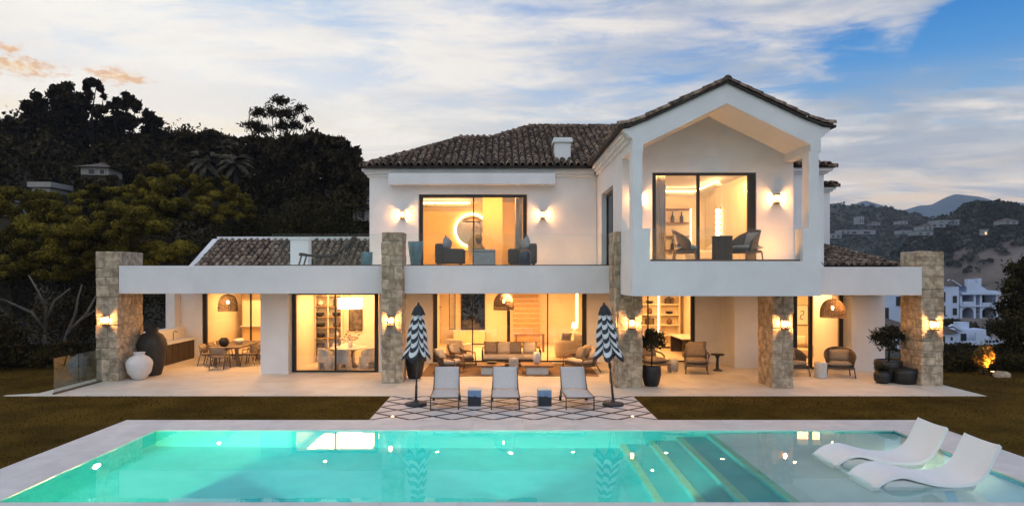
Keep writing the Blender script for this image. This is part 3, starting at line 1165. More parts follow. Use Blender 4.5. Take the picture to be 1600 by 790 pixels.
def parasol(seed, lean):
    rr = random.Random(seed)
    t = thing('parasol', '', 'parasol', group='folded striped parasols on the lattice paving')
    H = 2.78
    MB().lathe([(.0, .0), (.29, .0), (.30, .03), (.29, .065), (.20, .085), (.06, .095), (.05, .16), (.0, .16)], 32, cap=False).build('base', M_umbbase, t)
    top = Vector((lean * H, 0, H))
    ax = lambda z: Vector((lean * max(0, z - .15), 0, z))
    MB().tube([ax(.1), ax(.8), ax(H - .02)], .024, 10).build('pole', M_umbbase, t)
    MB().tube([ax(.16), ax(.55)], .034, 10).tube([ax(1.02), ax(1.16)], .04, 10).build('pole_sleeve', M_umbbase, t)
    nr, sub = 6, 8
    N = nr * sub
    rows = 16
    vs, uv = [], []
    pr = [rr.uniform(.85, 1.15) for _ in range(nr)]
    ph = [rr.uniform(-.15, .15) for _ in range(nr)]
    zl, zt = 1.22, 2.70
    for j in range(rows + 1):
        v = j / rows
        for k in range(N):
            q = k / sub
            i = int(q)
            fr = q - i
            ri = pr[i] * (1 - fr) + pr[(i + 1) % nr] * fr
            fold = abs(math.cos(PI * fr)) ** 1.0             # 1 at a rib, 0 in the valley between two ribs
            rad = (.035 + .43 * v ** .8 * (1 - .12 * v)) * (.36 + .64 * fold ** .8) * ri
            rad *= 1 - .18 * math.exp(-((v - .72) / .13) ** 2)
            zz = zt - (zt - zl) * v + .34 * v ** .7 * (1 - fold) * .85     # valleys hang shorter: chevrons and a zigzag hem
            th = 2 * PI * (q / nr) + ph[i] * (1 - abs(2 * fr - 1)) + .25 * v
            c = ax(zz)
            vs.append((c.x + rad * math.cos(th), rad * math.sin(th), zz))
            uv.append((q / nr, v * 1.5))
    fs = [(j * N + k, j * N + (k + 1) % N, (j + 1) * N + (k + 1) % N, (j + 1) * N + k) for j in range(rows) for k in range(N)]
    me = bpy.data.meshes.new('canopy')
    me.from_pydata(vs, [], fs)
    me.materials.append(M_stripe)
    lay_ = me.uv_layers.new(name='UVMap')
    for l in me.loops: lay_.data[l.index].uv = uv[l.vertex_index]
    me.polygons.foreach_set('use_smooth', [True] * len(fs))
    o = link('canopy', me, t)
    sm = o.modifiers.new('thick', 'SOLIDIFY'); sm.thickness = .008
    # plain dark cap over the tip, draped in the same folds
    vs2, fs2 = [], []
    R3 = 5
    for j in range(R3 + 1):
        v = j / R3 * .19
        for k in range(N):
            fr = (k / sub) % 1
            fold = abs(math.cos(PI * fr))
            rad = (.03 + .41 * (v) ** .62) * (.72 + .28 * fold) * 1.06 + .012
            zz = zt + .05 - (zt - zl) * v - .05 * (1 - fold) * v * 4 * 0 + .04 * (1 - fold) * v * 4
            th = 2 * PI * k / N + .25 * v
            c = ax(zz)
            vs2.append((c.x + rad * math.cos(th), rad * math.sin(th), zz))
    for j in range(R3):
        for k in range(N): fs2.append((j * N + k, j * N + (k + 1) % N, (j + 1) * N + (k + 1) % N, (j + 1) * N + k))
    o = MB().add(vs2, fs2, True).build('canopy_cap', M_cap, t)
    sm = o.modifiers.new('thick', 'SOLIDIFY'); sm.thickness = .008
    m = MB()
    for k in range(nr):
        th = 2 * PI * k / nr
        c0_, c1_ = ax(2.5), ax(1.35)
        m.tube([(c0_.x + .1 * math.cos(th), .1 * math.sin(th), 2.5), (c1_.x + .16 * math.cos(th), .16 * math.sin(th), 1.35)], .009, 5)
    m.build('ribs', M_umbbase, t)
    MB().lathe([(.0, H - .04), (.03, H - .04), (.035, H), (.02, H + .04), (.0, H + .05)], 12, (lean * (H - .15), 0, 0), cap=False).build('finial', M_umbbase, t)
    return t


t = parasol(3, .026); t.location = at(650, 633, 18.75); t.location.z = .004
t['label'] = 'folded black and white striped parasol, the left one, standing upright'
t = parasol(5, -.095); t.location = at(958, 632, 18.75); t.location.z = .004
t['label'] = 'folded black and white striped parasol, the right one, leaning a little to the left'

# ---- pots and urns
def pot(name, label, cat, prof, mt, loc, n=32, group=None, wobble=0):
    t = MB().lathe(prof, n, cap=True).build(name, mt, None, loc)
    return tag(t, label, cat, group)


def jar_part(name, mt, par, prof, c, n=20):
    return MB().lathe(prof, n, c).build(name, mt, par)


def urn_profile(r, h, foot=.5, neck=.4, lip=.48, belly=.62):
    return [(r * foot, 0), (r * (foot + .06), h * .02), (r * .86, h * belly * .45), (r, h * belly), (r * .93, h * (belly + .12)), (r * .7, h * (belly + .24)), (r * neck, h * .90), (r * neck, h * .95), (r * lip, h), (r * lip * .85, h), (r * neck * .8, h * .94)]


pot('urn', 'tall dark clay urn beside the white vase at the left end of the terrace', 'urn', urn_profile(.50, 1.68, .58, .42, .48, .62), M_urn, (-12.5, 24.35, .012), 40)
pot('vase', 'squat white rough plaster vase in front of the dark urn', 'vase', urn_profile(.43, .92, .42, .38, .46, .58), M_whitepot, (-12.42, 23.35, .012), 40)
pot('planter', 'tall black planter pot standing behind the left striped parasol', 'planter', [(.20, 0), (.26, .1), (.33, .55), (.33, .8), (.27, .98), (.22, 1.0), (.20, .93)], M_black_pot, (-3.02, 23.55, .012))
pot('planter', 'tapered teal planter on the terrace beside the middle stone pillar', 'planter', [(.15, 0), (.17, .02), (.275, .86), (.26, .87), (.24, .8)], M_teal, (-3.05, 24.0, 3.875))
pot('planter', 'small blue ceramic pot on the terrace left of the middle stone pillar', 'planter', [(.17, 0), (.19, .02), (.22, .5), (.20, .51), (.19, .45)], M_teal, (-4.85, 24.4, 3.875))

# ---- upper terrace
def block_chair(name, label, loc, rz, group):
    """boxy upholstered armchair, faces local -y"""
    t = thing(name, label, 'armchair', loc, rz, group)
    bx('seat', M_charcoal, t, -.45, -.50, .10, .45, .42, .42, .06, 3)
    bx('backrest', M_charcoal, t, -.56, .22, .10, .56, .50, .83, .07, 3)
    for x in (-1, 1): bx('armrest', M_charcoal, t, x * .38, -.54, .10, x * .57, .24, .64, .06, 3)
    legs(t, M_darkwood, sq(.9, .8), .12, .03)
    return t


block_chair('armchair', 'dark grey upholstered armchair at the left of the terrace window, facing right', (-1.93, 25.1, 3.875), R(90), 'dark armchairs on the upper terrace')
block_chair('armchair', 'dark grey upholstered armchair at the right of the terrace window, facing left', (.75, 25.1, 3.875), R(-90), 'dark armchairs on the upper terrace')
cs = cushion('cushion', M_greyfab, None, (.52, .52, .2), (-2.02, 24.95, 4.69), (R(90), R(24), R(62)))
tag(cs, 'pale grey cushion propped in the left terrace armchair', 'cushion')
cs = cushion('cushion', M_greyfab, None, (.52, .52, .2), (.86, 24.95, 4.69), (R(90), R(-24), R(-62)))
tag(cs, 'pale grey cushion propped in the right terrace armchair', 'cushion')
t = thing('ottoman', 'pale square ottoman between the two dark terrace armchairs', 'ottoman', (-.64, 24.6, 3.875))
bx('body', M_greyfab, t, -.38, -.36, .02, .38, .36, .52, .05, 3)
bx('top', M_greyfab, t, -.385, -.365, .522, .385, .365, .60, .03, 3)
pot('garden_stool', 'dark blue ceramic garden stool in front of the right terrace armchair', 'garden stool', [(.16, 0), (.19, .03), (.215, .25), (.20, .5), (.16, .54), (.0, .55)], mat('navy_ceramic', (.015, .03, .06), .35, .2, 6, coat=.3), (.80, 24.1, 3.875))
# wooden chaise
t = thing('chaise', 'wooden chaise longue with curved sling seat on the left terrace', 'chaise', (-6.25, 24.5, 3.875))
m = MB()
for y in (-.3, .3):
    m.tube([(-.95, y, .42), (-.3, y, .36), (.25, y, .38), (.62, y, .62), (.98, y, 1.02)], .045, 8)
    m.tube([(-.55, y, .38), (.55, y, .37)], .025, 8)
m.build('frame', M_darkwood, t)
for y in (-.3, .3):
    MB().tube([(-.98, y, 0), (-.86, y, .42)], .03, 8).build('leg', M_greywood, t)
    MB().tube([(-.45, y, 0), (-.36, y, .38)], .03, 8).build('leg', M_greywood, t)
    MB().tube([(.82, y, 0), (.40, y, .50)], .035, 8).build('leg', M_greywood, t)
    MB().tube([(.52, y, 0), (.64, y, .62)], .03, 8).build('leg', M_greywood, t)
pr = [(-.95, .45), (-.6, .37), (-.3, .35), (0, .36), (.25, .41), (.45, .52), (.62, .66), (.8, .86), (.98, 1.06)]
vs = [(x, y, z) for x, z in pr for y in (-.27, .27)]
o = MB().add(vs, [(2 * i, 2 * i + 1, 2 * i + 3, 2 * i + 2) for i in range(len(pr) - 1)], True).build('seat', M_chaise, t)
sm = o.modifiers.new('thick', 'SOLIDIFY'); sm.thickness = .04

# ---- balcony: two woven armchairs and a drum table
def woven_chair(name, label, loc, rz, group, mt=M_wicker, w_=.86, cu=M_greyfab):
    """curved shell back of woven rope, wooden legs; faces local -y"""
    t = thing(name, label, 'armchair', loc, rz, group)
    n = 18
    vs, fs = [], []
    for j in range(6):
        v = j / 5
        for k in range(n + 1):
            a = PI * (k / n) * 1.12 - PI * .06
            front = abs(2 * k / n - 1) ** 2.2
            h = .36 + (1.0 - .34 * front - .36) * v
            rr_ = (w_ / 2) * (.86 + .14 * v)
            vs.append((-rr_ * math.cos(a), -.18 + rr_ * .98 * math.sin(a) + .06 * v, h))
    N = n + 1
    for j in range(5):
        for k in range(n): fs.append((j * N + k, j * N + k + 1, (j + 1) * N + k + 1, (j + 1) * N + k))
    o = MB().add(vs, fs, True).build('shell', mt, t)
    sm = o.modifiers.new('thick', 'SOLIDIFY'); sm.thickness = .035
    top = [vs[5 * N + k] for k in range(N)]
    MB().tube(top, .02, 7).build('rim', M_greywood, t)
    bx('seat_frame', mt, t, -w_ * .44, -.42, .30, w_ * .44, .2, .38, .03)
    c = cushion('seat_cushion', cu, t, (w_ * .84, .74, .17), (0, -.08, .46), puff=.22)
    cushion('back_cushion', cu, t, (w_ * .74, .46, .17), (0, .17, .72), (R(76), 0, 0), .3)
    legs(t, M_greywood, [(-w_ * .42, -.36), (w_ * .42, -.36), (w_ * .34, .26), (-w_ * .34, .26)], .34, .024, .10)
    return t


woven_chair('woven_armchair', 'woven rope armchair at the left of the balcony, facing right', (5.5, 20.75, 3.935), R(72), 'woven armchairs on the balcony', w_=.95)
woven_chair('woven_armchair', 'woven rope armchair at the right of the balcony, facing left', (7.45, 20.75, 3.935), R(-72), 'woven armchairs on the balcony', w_=.95)
t = thing('drum_table', 'dark ribbed drum table between the two balcony armchairs', 'side table', (6.6, 20.5, 3.935))
m = MB()
for k in range(28):
    th = 2 * PI * k / 28
    m.cbox((.28 * math.cos(th), .28 * math.sin(th), .39), (.03, .056, .76), Matrix.Rotation(th, 3, 'Z'))
m.build('ribbed_body', M_darkwood, t)
MB().lathe([(0, .77), (.31, .77), (.31, .80), (0, .80)], 28, cap=False).build('top', M_darkwood, t)

# ---- covered dining terrace
t = thing('dining_table', 'long teak dining table under the dome lamp on the left terrace', 'dining table', (-10.8, 27.8, .012))
bx('tabletop', M_greywood, t, -.62, -1.4, .70, .62, 1.4, .755, .01)
for y in (-1.05, 1.05):
    for x in (-.42, .42):
        MB().cbox((x, y, .35), (.10, .12, .70), Matrix.Rotation(-x * .35, 3, 'Y')).build('leg', M_greywood, t)
def dining_chair(label, loc, rz):
    t = thing('dining_chair', label, 'dining chair', loc, rz, 'teak chairs round the terrace dining table')
    for x in (-.28, .28):
        MB().tube([(x, -.25, 0), (x * .96, -.16, .64)], .02, 7).build('leg', M_greywood, t)
        MB().tube([(x, .30, 0), (x * .96, .12, .64), (x * .95, .26, .80)], .02, 7).build('leg', M_greywood, t)
        MB().tube([(x * .96, -.18, .64), (x * .96, .16, .645)], .024, 7).build('armrest', M_greywood, t)
    bx('seat', M_taupe, t, -.27, -.24, .42, .27, .22, .48, .02)
    n = 8
    vs = []
    for k in range(n + 1):
        u = k / n * 2 - 1
        for z in (.50, .82): vs.append((u * .29, .26 - .07 * u * u + (z - .5) * .18, z))
    o = MB().add(vs, [(2 * k, 2 * k + 1, 2 * k + 3, 2 * k + 2) for k in range(n)], True).build('backrest', M_taupe, t)
    sm = o.modifiers.new('thick', 'SOLIDIFY'); sm.thickness = .035
    return t


d0 = dining_chair('teak armchair at the near end of the terrace dining table, its back to the pool', (-10.75, 26.0, .012), R(176))
k = 1
for y, lb in ((26.95, 'nearest'), (27.75, 'middle'), (28.55, 'farthest')):
    copy_thing(d0, (-9.98, y, .012), R(-90), '%s teak armchair on the right side of the terrace dining table' % lb)
    copy_thing(d0, (-11.62, y, .012), R(90), '%s teak armchair on the left side of the terrace dining table' % lb)
pot('vase', 'round black vase on the teak dining table', 'vase', [(.10, 0), (.17, .06), (.205, .16), (.18, .26), (.12, .31), (.13, .335), (.10, .33)], M_black_pot, (-10.95, 26.85, .768))
pot('bowl', 'pale stone bowl behind the black vase on the dining table', 'bowl', [(.08, 0), (.15, .04), (.21, .13), (.17, .22), (.14, .21)], M_marble, (-10.7, 27.75, .768))
def dome_lamp(label, loc, r, h, cord_top, mt):
    t = thing('pendant_lamp', label, 'pendant lamp', loc, 0, 'dome pendant lamps under the terrace roofs')
    n = 26
    pr = [(r, 0), (r, h * .25)] + [(r * math.cos(a) ** .8 if math.cos(a) > 0 else .03, h * (.25 + .75 * math.sin(a))) for a in [PI / 2 * k / 8 for k in range(1, 8)]] + [(.04, h)]
    vs, fs = [], []
    for rr_, z in pr:
        for k in range(n): vs.append((rr_ * math.cos(2 * PI * k / n), rr_ * math.sin(2 * PI * k / n), z))
    for i in range(len(pr) - 1):
        for k in range(n): fs.append((i * n + k, i * n + (k + 1) % n, (i + 1) * n + (k + 1) % n, (i + 1) * n + k))
    # open weave: thin wires over a see-through mesh
    o = MB().add(vs, fs).build('lamp_shade', mt, t)
    wf = o.modifiers.new('weave', 'WIREFRAME'); wf.thickness = .026; wf.use_replace = True
    o2 = MB().add([(x * .985, y * .985, z) for x, y, z in vs], fs, True).build('lamp_mesh', M_weave, t)
    MB().tube([(0, 0, h), (0, 0, cord_top)], .008, 6).build('cord', M_frame, t)
    MB().lathe([(.02, -.06), (.05, -.02), (.055, .03), (.03, .08), (.0, .09)], 12, (0, 0, h * .52), cap=False).build('bulb', E_soft, t)
    return t


def weave_mat(name, c, open_):
    m = bpy.data.materials.new(name)
    m.use_nodes = True
    t = NT(m.node_tree)
    tr = t.new('ShaderNodeBsdfTransparent')
    df = t.new('ShaderNodeBsdfPrincipled', ins={'Base Color': c, 'Roughness': .8})
    mx = t.new('ShaderNodeMixShader', ins={0: open_})
    t.put(mx.inputs[1], df.outputs[0]); t.put(mx.inputs[2], tr.outputs[0])
    o = t.new('ShaderNodeOutputMaterial'); t.t.links.new(mx.outputs[0], o.inputs[0])
    return m


M_weave = weave_mat('fine_weave', (.10, .065, .04), .45)
p = at(356, 486, 27.4); dome_lamp('dark dome pendant lamp over the teak dining table', p, .37, .68, 2.95 - p.z, M_wicker)
M_weave = weave_mat('fine_rattan', (.30, .17, .09), .40)
p = at(787, 484, 25.3); dome_lamp('rattan dome pendant lamp over the terrace sofa group', p, .37, .62, 2.95 - p.z, M_rattan)
p = at(1301, 496, 24.4); dome_lamp('rattan dome pendant lamp over the right hand terrace armchairs', p, .41, .66, 2.94 - p.z, M_rattan)
# outdoor kitchen
t = thing('outdoor_kitchen', 'outdoor kitchen counter with dark cabinet doors along the left terrace wall', 'counter', (-13.35, 27.4, .012))
bx('plinth', M_render, t, -.34, -1.5, 0, .30, 1.55, .84)
bx('worktop', M_marble, t, -.36, -1.52, .842, .40, 1.57, .90, .008)
for i in range(6):
    y = -1.40 + i * .48
    d_ = bx('cabinet_door', M_darkwood, t, .302, y, .06, .335, y + .45, .82, .006)
    bx('handle', M_bronze, d_, .017, .17, .1, .03, .19, .3)
bx('end_panel', M_render, t, -.34, -2.0, 0, .36, -1.53, .55, .01)
MB().tube([(-.1, .5, .9), (-.1, .5, 1.2), (-.02, .5, 1.28), (.08, .5, 1.22)], .016, 8).build('tap', M_bronze, t)
# kitchen seen through the glass
t = thing('kitchen_cabinet', 'tall pale cabinet with a niche inside the kitchen behind the dining terrace', 'cabinet', (-11.8, 33.6, .012))
bx('carcass', M_cream, t, -1.0, 0, 0, 1.0, .7, 2.3, .01)
for i in range(4): bx('cabinet_door', M_amber, t, -.98 + i * .49, -.03, .05, -.5 + i * .49, -.002, 1.0, .006)
bx('worktop', M_marble, t, -1.02, -.32, 1.02, 1.02, -.001, 1.07, .006)
t = thing('sideboard', 'pale wooden sideboard with framed front inside the kitchen', 'sideboard', (-9.9, 32.2, .012))
bx('body', M_wood, t, -.6, 0, .1, .9, .5, .95, .01)
bx('top', M_cream, t, -.64, -.03, .951, .94, .53, .99, .008)
legs(t, M_wood, [(-.5, .08), (.8, .08), (.8, .42), (-.5, .42)], .1)

# ---- indoor dining room
E_line = E_strip
t = thing('bookcase', 'lit bookcase with many shelves at the back of the dining room', 'bookcase', (-7.1, 28.16, .012))
bx('back_panel', M_cream, t, -.52, -.03, .1, .52, 0, 2.75)
for i in range(7): bx('shelf', M_palewood, t, -.52, -.36, .1 + i * .43, .52, -.032, .135 + i * .43, .004)
for x in (-.55, -.02, .52): bx('upright', M_cream, t, x, -.36, 0, x + .03, -.001, 2.78)
bx('light_strip', E_line, t, -.62, -.37, .1, -.585, -.345, 2.75)
rs = random.Random(4)
names = ['book stack', 'round jar', 'dark bowl', 'small figurine']
lv = ['bottom', 'second', 'third', 'fourth', 'fifth', 'sixth']
for i in range(6):
    for sd, x in (('left', -.30), ('right', .26)):
        kind = rs.choice(names)
        p = Vector((-7.1 + x + rs.uniform(-.08, .08), 27.98, .012 + .137 + i * .43))
        lb = '%s in the %s half of the %s shelf of the dining room bookcase' % (kind, sd, lv[i])
        if kind == 'book stack':
            t = thing('book_stack', lb, 'books', p, 0, 'ornaments in the dining room bookcase')
            for q in range(4): bx('book', M_book, t, -.14 + rs.uniform(0, .02), -.1, q * .045, .14, .1, q * .045 + .043)
        elif kind == 'round jar':
            pot('jar', lb, 'jar', [(.06, 0), (.12, .06), (.13, .14), (.08, .22), (.06, .24)], M_marble, p, 18, 'ornaments in the dining room bookcase')
        elif kind == 'dark bowl':
            pot('bowl', lb, 'bowl', [(.06, 0), (.14, .06), (.17, .16), (.15, .16)], M_urn, p, 18, 'ornaments in the dining room bookcase')
        else:
            pot('figurine', lb, 'figurine', [(.07, 0), (.08, .03), (.035, .08), (.06, .16), (.03, .2), (.055, .25), (.02, .3)], M_darkwood, p, 14, 'ornaments in the dining room bookcase')
t = thing('round_table', 'round dining table on a drum pedestal under the white drum lamp', 'dining table', (-5.95, 26.55, .012))
MB().lathe([(.34, 0), (.30, .05), (.16, .2), (.14, .5), (.24, .70)], 28).build('pedestal', M_bronze, t)
MB().lathe([(0, .70), (.74, .70), (.76, .72), (.76, .745), (0, .745)], 40, cap=False).build('tabletop', M_marble, t)
def tub_chair(label, loc, rz):
    t = thing('tub_chair', label, 'dining chair', loc, rz, 'white tub chairs round the indoor dining table')
    n = 16
    vs, fs = [], []
    for j, (z, q) in enumerate(((.0, .92), (.25, .95), (.55, 1.0), (.80, 1.04))):
        for k in range(n + 1):
            a = -.12 * PI + PI * 1.24 * k / n
            top = .80 - .16 * abs(2 * k / n - 1) ** 2
            vs.append((.31 * q * math.cos(a), .29 * q * math.sin(a), min(z, top)))
    N = n + 1
    for j in range(3):
        for k in range(n):
            if j == 0 and 5 <= k <= 10: continue                # rectangular gap low in the back
            fs.append((j * N + k, j * N + k + 1, (j + 1) * N + k + 1, (j + 1) * N + k))
    o = MB().add(vs, fs, True).build('tub_back', M_white_fab, t)
    sm = o.modifiers.new('thick', 'SOLIDIFY'); sm.thickness = .07
    bx('seat', M_white_fab, t, -.28, -.28, .26, .28, .24, .48, .06, 3)
    for x in (-.24, .24): bx('leg', M_white_fab, t, x - .05, -.26, 0, x + .05, -.14, .27, .02)
    return t


c0 = tub_chair('white tub chair at the left front of the indoor round table', (-6.72, 25.95, .012), R(140))
for x, y, rz, lb in ((-6.0, 25.62, 178, 'white tub chair at the near side of the indoor round table'), (-5.1, 26.05, 232, 'white tub chair at the right front of the indoor round table'), (-6.2, 27.4, 10, 'white tub chair on the far side of the indoor round table')):
    copy_thing(c0, (x, y, .012), R(rz), lb)
t = thing('drum_lamp', 'glowing white drum pendant lamp over the indoor round table', 'pendant lamp', at(547, 482, 26.6))
MB().lathe([(.47, 0), (.47, .42)], 36, cap=False).build('lamp_shade', E_shade, t)
MB().tube([(0, 0, .42), (0, 0, .74)], .012, 6).build('cord', M_frame, t)
M_flower = mat('pale_blossom', (.55, .42, .22), .8, .3, 20)
M_leafin = mat('indoor_leaf', (.10, .10, .03), .7, .3, 9)
t = thing('flower_vase', 'vase of pale flowers on the indoor round table', 'flowers', (-5.9, 26.5, .757))
MB().lathe([(.07, 0), (.1, .08), (.09, .2), (.05, .27)], 16).build('vase', M_marble, t)
m = MB()
rf = random.Random(9)
for k in range(16):
    a, e, l = rf.uniform(0, 6.28), rf.uniform(.3, 1.4), rf.uniform(.3, .5)
    q = Vector((math.cos(a) * math.cos(e), math.sin(a) * math.cos(e), math.sin(e))) * l + Vector((0, 0, .22))
    m.tube([(0, 0, .22), q * .6 + Vector((0, 0, .08)), q], .006, 4)
    f_ = MB().lathe([(0, -.04), (.05, -.02), (.055, .02), (.0, .05)], 7, q, cap=False).build('blossom', M_flower, t)
m.build('stems', M_leafin, t)
t = thing('wall_picture', 'tall dark framed picture on the dining room wall', 'picture', (-6.05, 28.17, 1.75))
bx('picture_frame', M_frame, t, -.28, -.03, -.48, .28, 0, .48)
bx('print', M_art, t, -.25, -.036, -.45, .25, -.031, .45)
for i in range(5):
    a = i * 1.26
    pi_ = i
    plate = MB().lathe([(0, 0), (.12, .005), (.13, .02), (0, .012)], 18, cap=False).build('plate', M_white, None, (-5.95 + .5 * math.cos(a), 26.55 + .5 * math.sin(a), .758))
    tag(plate, 'white plate on the indoor round table, at its ' + ('right side', 'far right', 'far left', 'near left', 'near right')[i] + ' edge', 'plate', 'plates on the indoor round table')

# ---- terrace living group
rug = bx('jute_carpet', M_carpet, None, -2.9, 24.0, .012, 3.4, 27.3, .026)
tag(rug, 'brown jute carpet under the terrace sofa group', 'carpet')
t = thing('sofa', 'cream terrace sofa with dark frame and a row of back cushions', 'sofa', (.35, 26.7, .026))
bx('frame', M_darkwood, t, -1.12, -.42, .16, 1.12, .42, .28, .02)
legs(t, M_darkwood, sq(2.1, .74), .17, .028)
bx('seat_cushion', M_fabric, t, -1.08, -.44, .282, 1.08, .36, .45, .06, 3)
for x in (-1.12, 1.12): MB().tube([(x, -.40, .24), (x * 1.01, -.36, .58), (x * 1.01, .36, .66), (x, .42, .24)], .026, 8).build('armrest', M_darkwood, t)
MB().tube([(-1.12, .40, .66), (0, .44, .74), (1.12, .40, .66)], .024, 8).build('back_rail', M_darkwood, t)
for i, (x, mt) in enumerate(((-.80, M_taupe), (-.27, M_fabric), (.13, M_taupe), (.72, M_fabric))):
    c = cushion('cushion', mt, None, (.56, .50, .2), (.35 + x, 26.78 - .02 * (i % 2), .72), (R(72), 0, R(3 - 2 * i)))
    tag(c, ('leftmost brown', 'pale square between two brown ones', 'ribbed brown', 'rightmost pale')[i] + ' cushion on the terrace sofa', 'cushion', 'back cushions on the terrace sofa')
def low_table(label, x, y, w_, mt=M_wood):
    t = thing('coffee_table', label, 'coffee table', (x, y, .026), 0, 'low wooden coffee tables on the carpet')
    bx('tabletop', M_wood, t, -w_ / 2, -.5, .26, w_ / 2, .5, .33, .01)
    bx('base', M_marble, t, -w_ * .34, -.42, 0, w_ * .34, .38, .258, .01)
low_table('low wooden coffee table with the black bowl on it', -.42, 24.75, 1.0)
low_table('low wooden coffee table with the white vase on it', 1.25, 24.75, 1.15)
pot('bowl', 'black bowl on the left coffee table', 'bowl', [(.1, 0), (.18, .03), (.2, .07), (.17, .06)], M_black_pot, (-.38, 24.8, .358))
pot('vase', 'white ribbed vase on the right coffee table', 'vase', [(.08, 0), (.12, .08), (.155, .24), (.12, .38), (.10, .42), (.08, .40)], M_whitepot, (1.25, 24.75, .358))
t = thing('lattice_stool', 'white pierced ceramic stool between the coffee tables', 'garden stool', (.42, 25.3, .026))
def diamond_lattice(r, z0, z1, n, rows):
    m = MB()
    for k in range(n):
        for sg in (1, -1):
            for q in range(2):
                pts = []
                for i in range(rows + 1):
                    th = 2 * PI * (k + sg * i * .5) / n
                    pts.append((r * math.cos(th), r * math.sin(th), z0 + (z1 - z0) * i / rows))
            m.tube(pts, .013, 5)
    return m
diamond_lattice(.165, .03, .44, 12, 6).build('lattice', M_white, t)
MB().lathe([(0, .44), (.17, .44), (.175, .47), (0, .48)], 24, cap=False).build('top', M_white, t)
MB().lathe([(0, 0), (.175, 0), (.17, .03), (0, .03)], 24, cap=False).build('foot', M_white, t)
def easy_chair(label, loc, rz, w_=.8):
    """low slung lounge chair with wrapped woven back and wooden arms; faces local -y"""
    t = thing('easy_chair', label, 'lounge chair', loc, rz, 'woven lounge chairs on the terrace carpet')
    n = 14
    vs, fs = [], []
    for j in range(5):
        v = j / 4
        for k in range(n + 1):
            a = PI * k / n
            s_ = math.sin(a)
            vs.append((-w_ / 2 * math.cos(a) * (.9 + .12 * v), .02 + (.30 + .24 * v) * s_ ** .7, .26 + v * (.26 + .32 * s_)))
    N = n + 1
    for j in range(4):
        for k in range(n): fs.append((j * N + k, j * N + k + 1, (j + 1) * N + k + 1, (j + 1) * N + k))
    o = MB().add(vs, fs, True).build('shell', M_wicker, t)
    sm = o.modifiers.new('thick', 'SOLIDIFY'); sm.thickness = .04
    bx('seat_frame', M_wicker, t, -w_ * .45, -.40, .22, w_ * .45, .2, .30, .03)
    cushion('seat_cushion', M_fabric, t, (w_ * .86, .80, .18), (0, -.06, .38), (R(-4), 0, 0), .22)
    cushion('back_cushion', M_fabric, t, (w_ * .74, .52, .18), (0, .30, .64), (R(66), 0, 0), .3)
    for x in (-1, 1): MB().tube([(x * w_ * .47, -.42, .50), (x * w_ * .5, -.1, .55), (x * w_ * .47, .22, .56)], .024, 7).build('armrest', M_wood, t)
    for x in (-1, 1):
        MB().tube([(x * w_ * .47, -.46, 0), (x * w_ * .46, -.40, .50)], .022, 7).build('leg', M_wood, t)
        MB().tube([(x * w_ * .40, .44, 0), (x * w_ * .44, .2, .3)], .022, 7).build('leg', M_wood, t)
    return t
easy_chair('woven lounge chair left of the coffee tables, the nearer one of the left pair', (-1.98, 24.95, .026), R(72), .84)
easy_chair('woven lounge chair left of the sofa, the farther one of the left pair', (-1.62, 26.6, .026), R(58), .84)
easy_chair('wide woven loveseat right of the coffee tables, piled with cushions', (2.95, 25.2, .026), R(-62), 1.35)
for i, (x, y, z, rz, lb) in enumerate(((2.72, 25.0, .72, -60, 'brown cushion at the near end of the woven loveseat'), (2.95, 25.35, .74, -66, 'brown cushion at the far end of the woven loveseat'))):
    tag(cushion('cushion', M_taupe, None, (.5, .5, .2), (x + .16, y, z), (R(70), 0, R(rz))), lb, 'cushion')

# ---- living room seen through the glass
t = thing('curved_sofa', 'curved cream sofa inside the living room, its back to the glass', 'sofa', (3.2, 29.6, .012))
n = 18
vs, fs = [], []
for j, (z, q) in enumerate(((.02, .95), (.3, 1.0), (.62, 1.02), (.78, .98))):
    for k in range(n + 1):
        a = PI + PI * k / n
        vs.append((.95 * q * math.cos(a), .75 * q * math.sin(a), z))
N = n + 1
for j in range(3):
    for k in range(n): fs.append((j * N + k, j * N + k + 1, (j + 1) * N + k + 1, (j + 1) * N + k))
o = MB().add(vs, fs, True).build('backrest', M_fabric, t)
sm = o.modifiers.new('thick', 'SOLIDIFY'); sm.thickness = .14
MB().lathe([(0, .12), (.8, .12), (.82, .42), (0, .44)], 28, cap=False).build('seat', M_fabric, t)
for i, (x, y, rz, mt, lb) in enumerate(((2.75, 29.25, 20, M_greyfab, 'grey cushion at the left end of the curved indoor sofa'), (3.3, 29.15, -5, M_white_fab, 'white cushion in the middle of the curved indoor sofa'), (3.75, 29.3, -25, M_fabric, 'cream cushion at the right end of the curved indoor sofa'))):
    tag(cushion('cushion', mt, None, (.5, .48, .18), (x, y + .1, .86), (R(-70), 0, R(rz))), lb, 'cushion')
t = thing('staircase', 'pale wooden staircase at the back of the living room', 'staircase', (1.3, 33.2, .012))
for i in range(12): bx('step', M_palewood, t, -.75, i * .18, i * .235, .55, i * .18 + .3, i * .235 + .20, .004)
for i in range(12): bx('riser', M_cream, t, -.74, i * .18 + .02, 0, .54, i * .18 + .20, i * .235 - .002) if i else None
t = thing('console_table', 'low wooden console with books before the staircase', 'console table', (1.3, 31.6, .012))
bx('top', M_wood, t, -.75, -.2, .78, .65, .2, .83, .006)
for x in (-.7, .55): bx('leg', M_wood, t, x, -.18, 0, x + .08, .18, .779, .004)
tag(bx('black_post', M_frame, None, .20, 29.9, .012, .34, 30.05, 2.93), 'black square post standing inside the living room behind the sofa', 'post')
t = thing('low_cabinet', 'low pale cabinet below the dark rear window of the living room', 'cabinet', (-1.75, 34.9, .012))
bx('body', M_amber, t, -.75, -.1, .06, .85, .4, .66, .01)
bx('top', M_white, t, -.78, -.13, .661, .88, .43, .70, .006)
